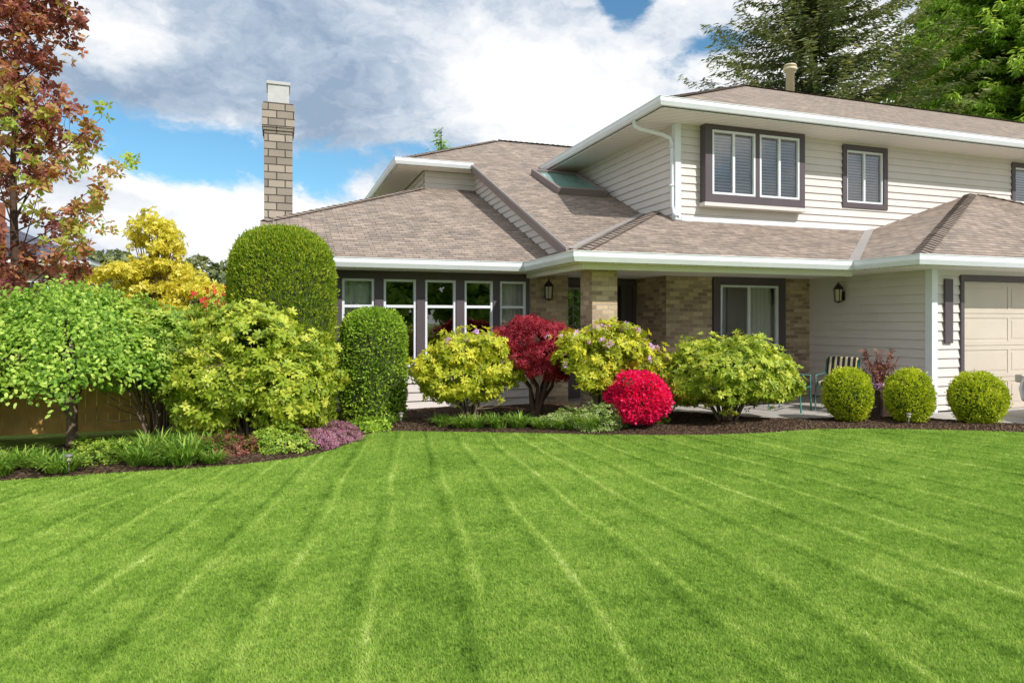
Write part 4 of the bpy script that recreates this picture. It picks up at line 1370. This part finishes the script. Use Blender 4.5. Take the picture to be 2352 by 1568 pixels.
# ---- grass
rng = np.random.default_rng(400)
NB = 820000
u = rng.uniform(0, 1, NB)
d0, d1 = 2.6, 11.5
pw = 0.7
d = (d0 ** pw + u * (d1 ** pw - d0 ** pw)) ** (1 / pw)
aa = rng.uniform(-.86, .86, NB)
s19, c19 = math.sin(rad(19)), math.cos(rad(19))
gx = d * (s19 + aa * c19); gy = d * (c19 - aa * s19)
lawnpoly = edge + [(11.6, -8), (-20, -8), (-20, 8.3)]
ok = inpoly(gx, gy, lawnpoly)
gx, gy, d = gx[ok], gy[ok], d[ok]
n = len(gx)
an = rng.uniform(0, 2 * np.pi, n)
w = (.0015 + .0008 * d) * rng.uniform(.7, 1.3, n)
hh = rng.uniform(.006, .021, n)
ln = rng.uniform(0, .018, n); la = rng.uniform(0, 2 * np.pi, n)
V = np.zeros((n, 3, 3))
V[:, 0] = np.stack([gx - np.cos(an) * w, gy - np.sin(an) * w, np.zeros(n)], 1)
V[:, 1] = np.stack([gx + np.cos(an) * w, gy + np.sin(an) * w, np.zeros(n)], 1)
V[:, 2] = np.stack([gx + np.cos(la) * ln, gy + np.sin(la) * ln, hh], 1)
me = amesh('lawn_grass', V.reshape(-1, 3), np.arange(n * 3).reshape(-1, 3))
o = put('lawn_grass', me, None, mats=[M_blade])
o['kind'] = 'stuff'

# --------------------------------------------------------------- fence
mb = MB()
rng = np.random.default_rng(500)
x = -8.0
M_fence = paint('cedar_boards', (0.88, 0.50, 0.17, 1), 0.7, 0.22, 6)
while x < -0.8:
    mb.box(x, x + 0.135, 11.0, 11.02, 0.05, 1.2 + rng.uniform(-.01, .01))
    x += 0.14
mb.box(-8, -0.8, 11.021, 11.06, 0.3, 0.4)
mb.box(-8, -0.8, 11.021, 11.06, 0.9, 1.0)
f = part(mb, 'wooden_fence', None, [M_fence], 0.003)
f['label'] = 'orange-brown cedar board fence behind shrubs'
f['category'] = 'fence'

# --------------------------------------------------------------- neighbour house
nb = emptyobj('neighbour_house', (-11, 28, 0), 'pale neighbouring house with grey roof and orange brick chimney', 'house')
NL = (11, -28, 0)
M_pale = paint('pale_siding', lin(200, 178, 168, .85), .7, .08, 2)
M_grey = brickmat('grey_shingle', lin(112, 114, 128, .85), lin(84, 86, 98, .85), lin(50, 50, 55, .7), .32, .145, .008, True)
M_orange = brickmat('orange_brick', lin(210, 122, 82, .9), lin(176, 94, 66, .9), lin(150, 130, 115, .8), .22, .08, .01)
EZ = 3.45
mb = MB()
wall(mb, 'x', 25.0, -17, -6.2, 0, EZ - .05, [], LAP)
mb.box(-17, -6.2, 25.03, 31, 0, EZ - .05)
part(mb, 'wall', nb, [M_pale], loc=NL)
mb = MB()
fa = lambda x, y: EZ + .45 * (y - 24.5)
roof(mb, [(-17.6, 24.5), (-5.6, 24.5), (-9.1, 28.0), (-14.1, 28.0)], fa)
roof(mb, [(-5.6, 24.5), (-5.6, 31.5), (-9.1, 28.0)], lambda x, y: EZ + .45 * (-5.6 - x))
roof(mb, [(-5.6, 31.5), (-17.6, 31.5), (-14.1, 28), (-9.1, 28)], lambda x, y: EZ + .45 * (31.5 - y))
roof(mb, [(-17.6, 31.5), (-17.6, 24.5), (-14.1, 28)], lambda x, y: EZ + .45 * (x + 17.6))
part(mb, 'roof', nb, [M_grey], loc=NL)
mb = MB()
gutter(mb, [(-17.6, 24.5), (-5.6, 24.5), (-5.6, 31.5)], EZ)
part(mb, 'gutter', nb, [M_white], loc=NL)
mb = MB()
mb.box(-8.9, -7.9, 24.0, 24.96, 0, 5.2)
mb.box(-8.75, -8.05, 24.15, 24.85, 5.2, 7.3)
mb.box(-8.8, -8.0, 24.1, 24.9, 7.3, 7.45)
part(mb, 'chimney', nb, [M_orange], 0.01, loc=NL)
mb = MB()
mb.box(-7.6, -7.5, 24.9, 24.99, 1.6, 2.9); mb.box(-6.8, -6.7, 24.9, 24.99, 1.6, 2.9)
mb.box(-7.5, -6.8, 24.9, 24.99, 1.6, 1.68); mb.box(-7.5, -6.8, 24.9, 24.99, 2.82, 2.9)
mb.box(-7.5, -6.8, 24.95, 24.97, 1.68, 2.82, 1)
part(mb, 'window', nb, [M_white, M_dark], loc=NL)

# --------------------------------------------------------------- chairs
def chair(name, pos, rot, label, cushion):
    e = emptyobj(name, (pos[0], pos[1], 0.02), label, 'chair', rot=rot)
    mb = MB()
    R_ = .014
    for y in (-.27, .27):
        mb.tube([(.27, y, 0), (.25, y, .42), (.26, y, .62), (-.2, y, .64), (-.26, y, .90)], R_, 8)
        mb.tube([(-.3, y, 0), (-.24, y, .40), (.25, y, .42)], R_, 8)
        mb.tube([(-.24, y, .40), (-.27, y, .66), (-.33, y, .92)], R_, 8)
    for x, z in ((.25, .42), (-.24, .40), (-.33, .92)):
        mb.tube([(x, -.27, z), (x, .27, z)], R_, 8)
    for k in range(7):
        y = -.22 + k * .073
        mb.tube([(-.24, y, .40), (-.33, y, .92)], .006, 5)
        mb.tube([(-.24, y, .405), (.25, y, .42)], .006, 5)
    part(mb, 'frame', e, [M_green_metal], smooth=True, uv=False)
    if cushion:
        m, nt = new_mat('striped_cloth')
        tc = N(nt, 'ShaderNodeTexCoord')
        sx = N(nt, 'ShaderNodeSeparateXYZ', ins={0: tc.outputs['Object']})
        fr = MA(nt, 'FRACT', MA(nt, 'MULTIPLY_ADD', sx.outputs[1], 11.0, .3))
        c1 = MIX(nt, MA(nt, 'GREATER_THAN', fr, .34), (.62, .55, .4, 1), (.02, .02, .025, 1))
        c1 = MIX(nt, MA(nt, 'GREATER_THAN', fr, .88), c1, (.45, .33, .08, 1))
        finish(nt, c1, .9)
        mb = MB(); mb.box(-.2, .27, -.25, .25, .435, .52)
        part(mb, 'seat_cushion', e, [m], .03)
        mb = MB()
        mb.add([(-.22, -.26, .5), (-.22, .26, .5), (-.32, .26, .93), (-.32, -.26, .93), (-.14, -.26, .5), (-.14, .26, .5), (-.25, .26, .95), (-.25, -.26, .95)],
               [(0, 3, 2, 1), (4, 5, 6, 7), (0, 1, 5, 4), (1, 2, 6, 5), (2, 3, 7, 6), (3, 0, 4, 7)])
        part(mb, 'back_cushion', e, [m], .03)
    return e
chair('patio_chair', (9.42, 9.6), rad(205), 'green metal patio chair with black and cream striped cushions', True)
chair('garden_chair', (8.62, 9.85), rad(-60), 'slim teal green metal garden chair on porch', False)
e = emptyobj('flower_planter', (9.50, 8.78, 0.02), 'square brown planter with bronze shrub and purple flowers', 'planter')
mb = MB()
mb.add([(-.15, -.15, 0), (.15, -.15, 0), (.15, .15, 0), (-.15, .15, 0), (-.19, -.19, .42), (.19, -.19, .42), (.19, .19, .42), (-.19, .19, .42)],
       [(0, 3, 2, 1), (4, 5, 6, 7), (0, 1, 5, 4), (1, 2, 6, 5), (2, 3, 7, 6), (3, 0, 4, 7)])
mb.box(-.21, .21, -.21, .21, .42, .46)
part(mb, 'pot', e, [M_pot], .008)
rng = np.random.default_rng(600)
mb = MB()
Cc = []
for k in range(14):
    an = k * 2.4; q = rng.uniform(.05, .3)
    tip = (math.cos(an) * q, math.sin(an) * q, rng.uniform(.75, 1.12))
    mb.tube([(0, 0, .44), (tip[0] * .5, tip[1] * .5, .44 + (tip[2] - .44) * .6), tip], [.008, .006, .003], 4)
    for t in np.linspace(.35, 1, 9):
        Cc.append((tip[0] * t, tip[1] * t, .44 + (tip[2] - .44) * t))
part(mb, 'stems', e, [M_barkd], uv=False)
a = rosettes(rng, np.array(Cc), rdir(rng, len(Cc)), 6, .07, .022)
put('foliage', amesh('foliage', a[0], a[1], a[2]), e, mats=[L_bronze])
P = rng.uniform(-.2, .2, (50, 3)) * np.array([1, 1, .25]) + np.array([0, 0, .52])
a = rosettes(rng, P, unit(rng.normal(0, .4, P.shape) + np.array([0, 0, 1])), 6, .04, .03)
put('blossom', amesh('blossom', a[0], a[1], a[2]), e, mats=[L_lilac])

G = 'low metal path lights in the beds'
mb = MB()
mb.lathe([(.008, 0), (.008, .12)], 0, 0, 8)
mb.lathe([(.022, .12), (.026, .125), (.028, .165), (.02, .17)], 0, 0, 12, 1)
mb.lathe([(.045, .17), (.045, .176), (.03, .19), (.008, .195)], 0, 0, 14)
pm = mb.mesh('path_light', True); pm.materials.append(M_dullmetal); pm.materials.append(M_lampglass)
for x, y in ((1.78, 10.35), (9.0, 7.78), (-2.05, 8.22), (4.25, 9.0)):
    o = bpy.data.objects.new('path_light', pm)
    o.location = (x, y, .03)
    scene.collection.objects.link(o)
    o['label'] = 'small dull metal path light staked in mulch'; o['category'] = 'garden light'; o['group'] = G

# --------------------------------------------------------------- car
car = emptyobj('parked_car', (12.25, 5.8, 0.02), 'silver car parked on the driveway facing the garage', 'car')
M_car = paint('silver_car_paint', (0.5, 0.52, 0.54, 1), 0.25, 0.02, 1, 0.5, 0.6)
M_tyre = paint('tyre_rubber', (0.02, 0.02, 0.02, 1), 0.85, 0.2, 9)
prof = [(-2.1, .3), (-2.15, .6), (-2.05, .85), (-1.75, .95), (-1.2, 1.38), (-.4, 1.44), (.35, 1.4), (1.05, .98), (1.8, .86), (2.08, .7), (2.15, .5), (2.1, .28)]
mb = MB()
n = len(prof)
ring = lambda x, k: [(x * (1 - .16 * max(0, (z - .9) / .5)) , y * k, z) for y, z in prof]
vs = ring(-.88, .93) + ring(-.6, 1.0) + ring(.6, 1.0) + ring(.88, .93)
fs = [tuple(range(n)), tuple(3 * n + i for i in reversed(range(n)))]
for r_ in range(3):
    for i in range(n):
        fs.append((r_ * n + i, (r_ + 1) * n + i, (r_ + 1) * n + (i + 1) % n, r_ * n + (i + 1) % n))
mb.add(vs, fs)
part(mb, 'body', car, [M_car], .05, True)
for sx_ in (-1, 1):
    mb = MB()
    x1, x2 = sx_ * .875, sx_ * .765
    mb.add([(x1 * 1.0, -1.45, 1.0), (x1, .8, 1.0), (x2 * 1.02, .3, 1.34), (x2 * 1.02, -1.1, 1.34)], [(0, 1, 2, 3) if sx_ > 0 else (3, 2, 1, 0)])
    part(mb, 'side_window', car, [M_dark])
for nm, x, y in (('wheel', -.86, 1.35), ('wheel', .86, 1.35), ('wheel', -.86, -1.3), ('wheel', .86, -1.3)):
    mb = MB()
    mb.tube([(x - .1, y, .31), (x + .1, y, .31)], .31, 24)
    mb.tube([(x - .11, y, .31), (x + .11, y, .31)], .19, 16, 1)
    part(mb, nm, car, [M_tyre, M_metal], .01)
for x in (-.6, .6):
    mb = MB(); mb.box(x - .2, x + .2, 1.98, 2.12, .58, .72)
    part(mb, 'headlight', car, [M_lampglass], .03)

# --------------------------------------------------------------- world
w = bpy.data.worlds.new('World')
scene.world = w
w.use_nodes = True
nt = w.node_tree
nt.nodes.clear()
SE, SR = rad(42), rad(155)
sky = N(nt, 'ShaderNodeTexSky', sky_type='NISHITA', sun_disc=False, sun_elevation=SE, sun_rotation=SR)
sky.air_density = 1.0; sky.dust_density = 0.3; sky.ozone_density = 3.0
tc = N(nt, 'ShaderNodeTexCoord')
dirv = N(nt, 'ShaderNodeVectorMath', operation='NORMALIZE', ins={0: tc.outputs['Generated']}).outputs[0]
sx = N(nt, 'ShaderNodeSeparateXYZ', ins={0: dirv})
az = MA(nt, 'MULTIPLY', MA(nt, 'ARCTAN2', sx.outputs[0], sx.outputs[1]), 57.2958)
el = MA(nt, 'MULTIPLY', MA(nt, 'ARCSINE', sx.outputs[2]), 57.2958)
sc = N(nt, 'ShaderNodeVectorMath', operation='MULTIPLY', ins={0: dirv, 1: (1, 1, 1.8)}).outputs[0]
wp = N(nt, 'ShaderNodeTexNoise', ins={'Vector': sc, 'Scale': 6.0, 'Detail': 5.0, 'Roughness': 0.6}).outputs['Color']
sw_ = N(nt, 'ShaderNodeVectorMath', operation='MULTIPLY_ADD', ins={0: wp, 1: (0.20, 0.20, 0.20), 2: sc}).outputs[0]
n1 = N(nt, 'ShaderNodeTexNoise', ins={'Vector': sw_, 'Scale': 3.6, 'Detail': 12.0, 'Roughness': 0.58}).outputs[0]
n2 = N(nt, 'ShaderNodeTexNoise', ins={'Vector': sw_, 'Scale': 3.0, 'Detail': 7.0, 'Roughness': 0.5}).outputs[0]
n3 = N(nt, 'ShaderNodeTexNoise', ins={'Vector': sw_, 'Scale': 9.0, 'Detail': 12.0, 'Roughness': 0.62}).outputs[0]
def blob(a0, e0, ra, re, tilt=0.0):
    da = MA(nt, 'SUBTRACT', az, a0)
    de = MA(nt, 'SUBTRACT', MA(nt, 'SUBTRACT', el, e0), MA(nt, 'MULTIPLY', da, tilt))
    q = MA(nt, 'ADD', MA(nt, 'POWER', MA(nt, 'DIVIDE', MA(nt, 'ABSOLUTE', da), ra), 2.0), MA(nt, 'POWER', MA(nt, 'DIVIDE', MA(nt, 'ABSOLUTE', de), re), 2.0))
    return MA(nt, 'POWER', 2.718, MA(nt, 'MULTIPLY', q, -1.0))
gap = MA(nt, 'ADD', blob(-3, 11.8, 13, 3.2, -0.02), MA(nt, 'MULTIPLY', blob(28.4, 25.6, 2.6, 2.4), 1.4))
gap = MA(nt, 'ADD', gap, MA(nt, 'MULTIPLY', blob(36, 21.5, 3.6, 1.6), .6))
gap = MA(nt, 'ADD', gap, MA(nt, 'MULTIPLY', blob(13, 14.2, 6, 1.3), .55))
D = MA(nt, 'ADD', MA(nt, 'ADD', n1, MA(nt, 'MULTIPLY', n3, 0.35)), 0.12)
D = MA(nt, 'SUBTRACT', D, MA(nt, 'MULTIPLY', gap, 0.46))
bk = N(nt, 'ShaderNodeMapRange', interpolation_type='SMOOTHSTEP', ins={'Value': sx.outputs[1], 'From Min': 0.15, 'From Max': -0.35}).outputs[0]
D = MA(nt, 'SUBTRACT', D, MA(nt, 'MULTIPLY', bk, 0.13))
mr = N(nt, 'ShaderNodeMapRange', interpolation_type='SMOOTHSTEP', ins={'Value': D, 'From Min': 0.43, 'From Max': 0.61}).outputs[0]
shade = MA(nt, 'MULTIPLY_ADD', n2, 3.0, MA(nt, 'MULTIPLY_ADD', n3, 1.5, -1.66))
dk = MA(nt, 'ADD', blob(-7, 16.2, 14, 2.8, 0.0), MA(nt, 'MULTIPLY', blob(4, 20, 8, 3), .4))
shade = MA(nt, 'SUBTRACT', shade, MA(nt, 'MULTIPLY', dk, 0.85))
shade = MA(nt, 'ADD', shade, MA(nt, 'MULTIPLY', blob(2, 6.5, 30, 3.2), 0.5))
shade = MA(nt, 'ADD', shade, MA(nt, 'MULTIPLY', blob(21, 18, 9, 6), 0.3))
cc = RAMP(nt, shade, [(0.0, (0.31, 0.41, 0.55, 1)), (0.3, (0.49, 0.58, 0.70, 1)), (0.62, (0.79, 0.83, 0.89, 1)), (0.92, (1.0, 1.0, 1.0, 1))])
b1 = N(nt, 'ShaderNodeBackground', ins={'Color': MIX(nt, 1.0, sky.outputs[0], (0.80, 1.15, 1.16, 1), 'MULTIPLY'), 'Strength': 0.13})
b2 = N(nt, 'ShaderNodeBackground', ins={'Color': cc, 'Strength': 1.05})
mx = N(nt, 'ShaderNodeMixShader', ins={0: mr})
nt.links.new(b1.outputs[0], mx.inputs[1]); nt.links.new(b2.outputs[0], mx.inputs[2])
wo = N(nt, 'ShaderNodeOutputWorld'); nt.links.new(mx.outputs[0], wo.inputs[0])

sun = bpy.data.lights.new('sun', 'SUN')
sun.energy = 4.5
sun.angle = rad(0.6)
sun.color = (1.0, 0.955, 0.90)
so = bpy.data.objects.new('sun', sun)
sd = Vector((math.sin(SR) * math.cos(SE), math.cos(SR) * math.cos(SE), math.sin(SE)))
so.rotation_euler = sd.to_track_quat('Z', 'Y').to_euler()
so.location = (0, -5, 20)
scene.collection.objects.link(so)

cam = bpy.data.cameras.new('camera')
cam.lens = 24.0
cam.sensor_width = 36
cam.shift_y = -46 / 2352
cam.clip_end = 2000
co = bpy.data.objects.new('camera', cam)
co.location = (0, 0, 1.6)
co.rotation_euler = (rad(90), 0, rad(-19))
scene.collection.objects.link(co)
scene.camera = co
scene.view_settings.view_transform = 'Standard'
scene.view_settings.look = 'None'
scene.view_settings.exposure = 0
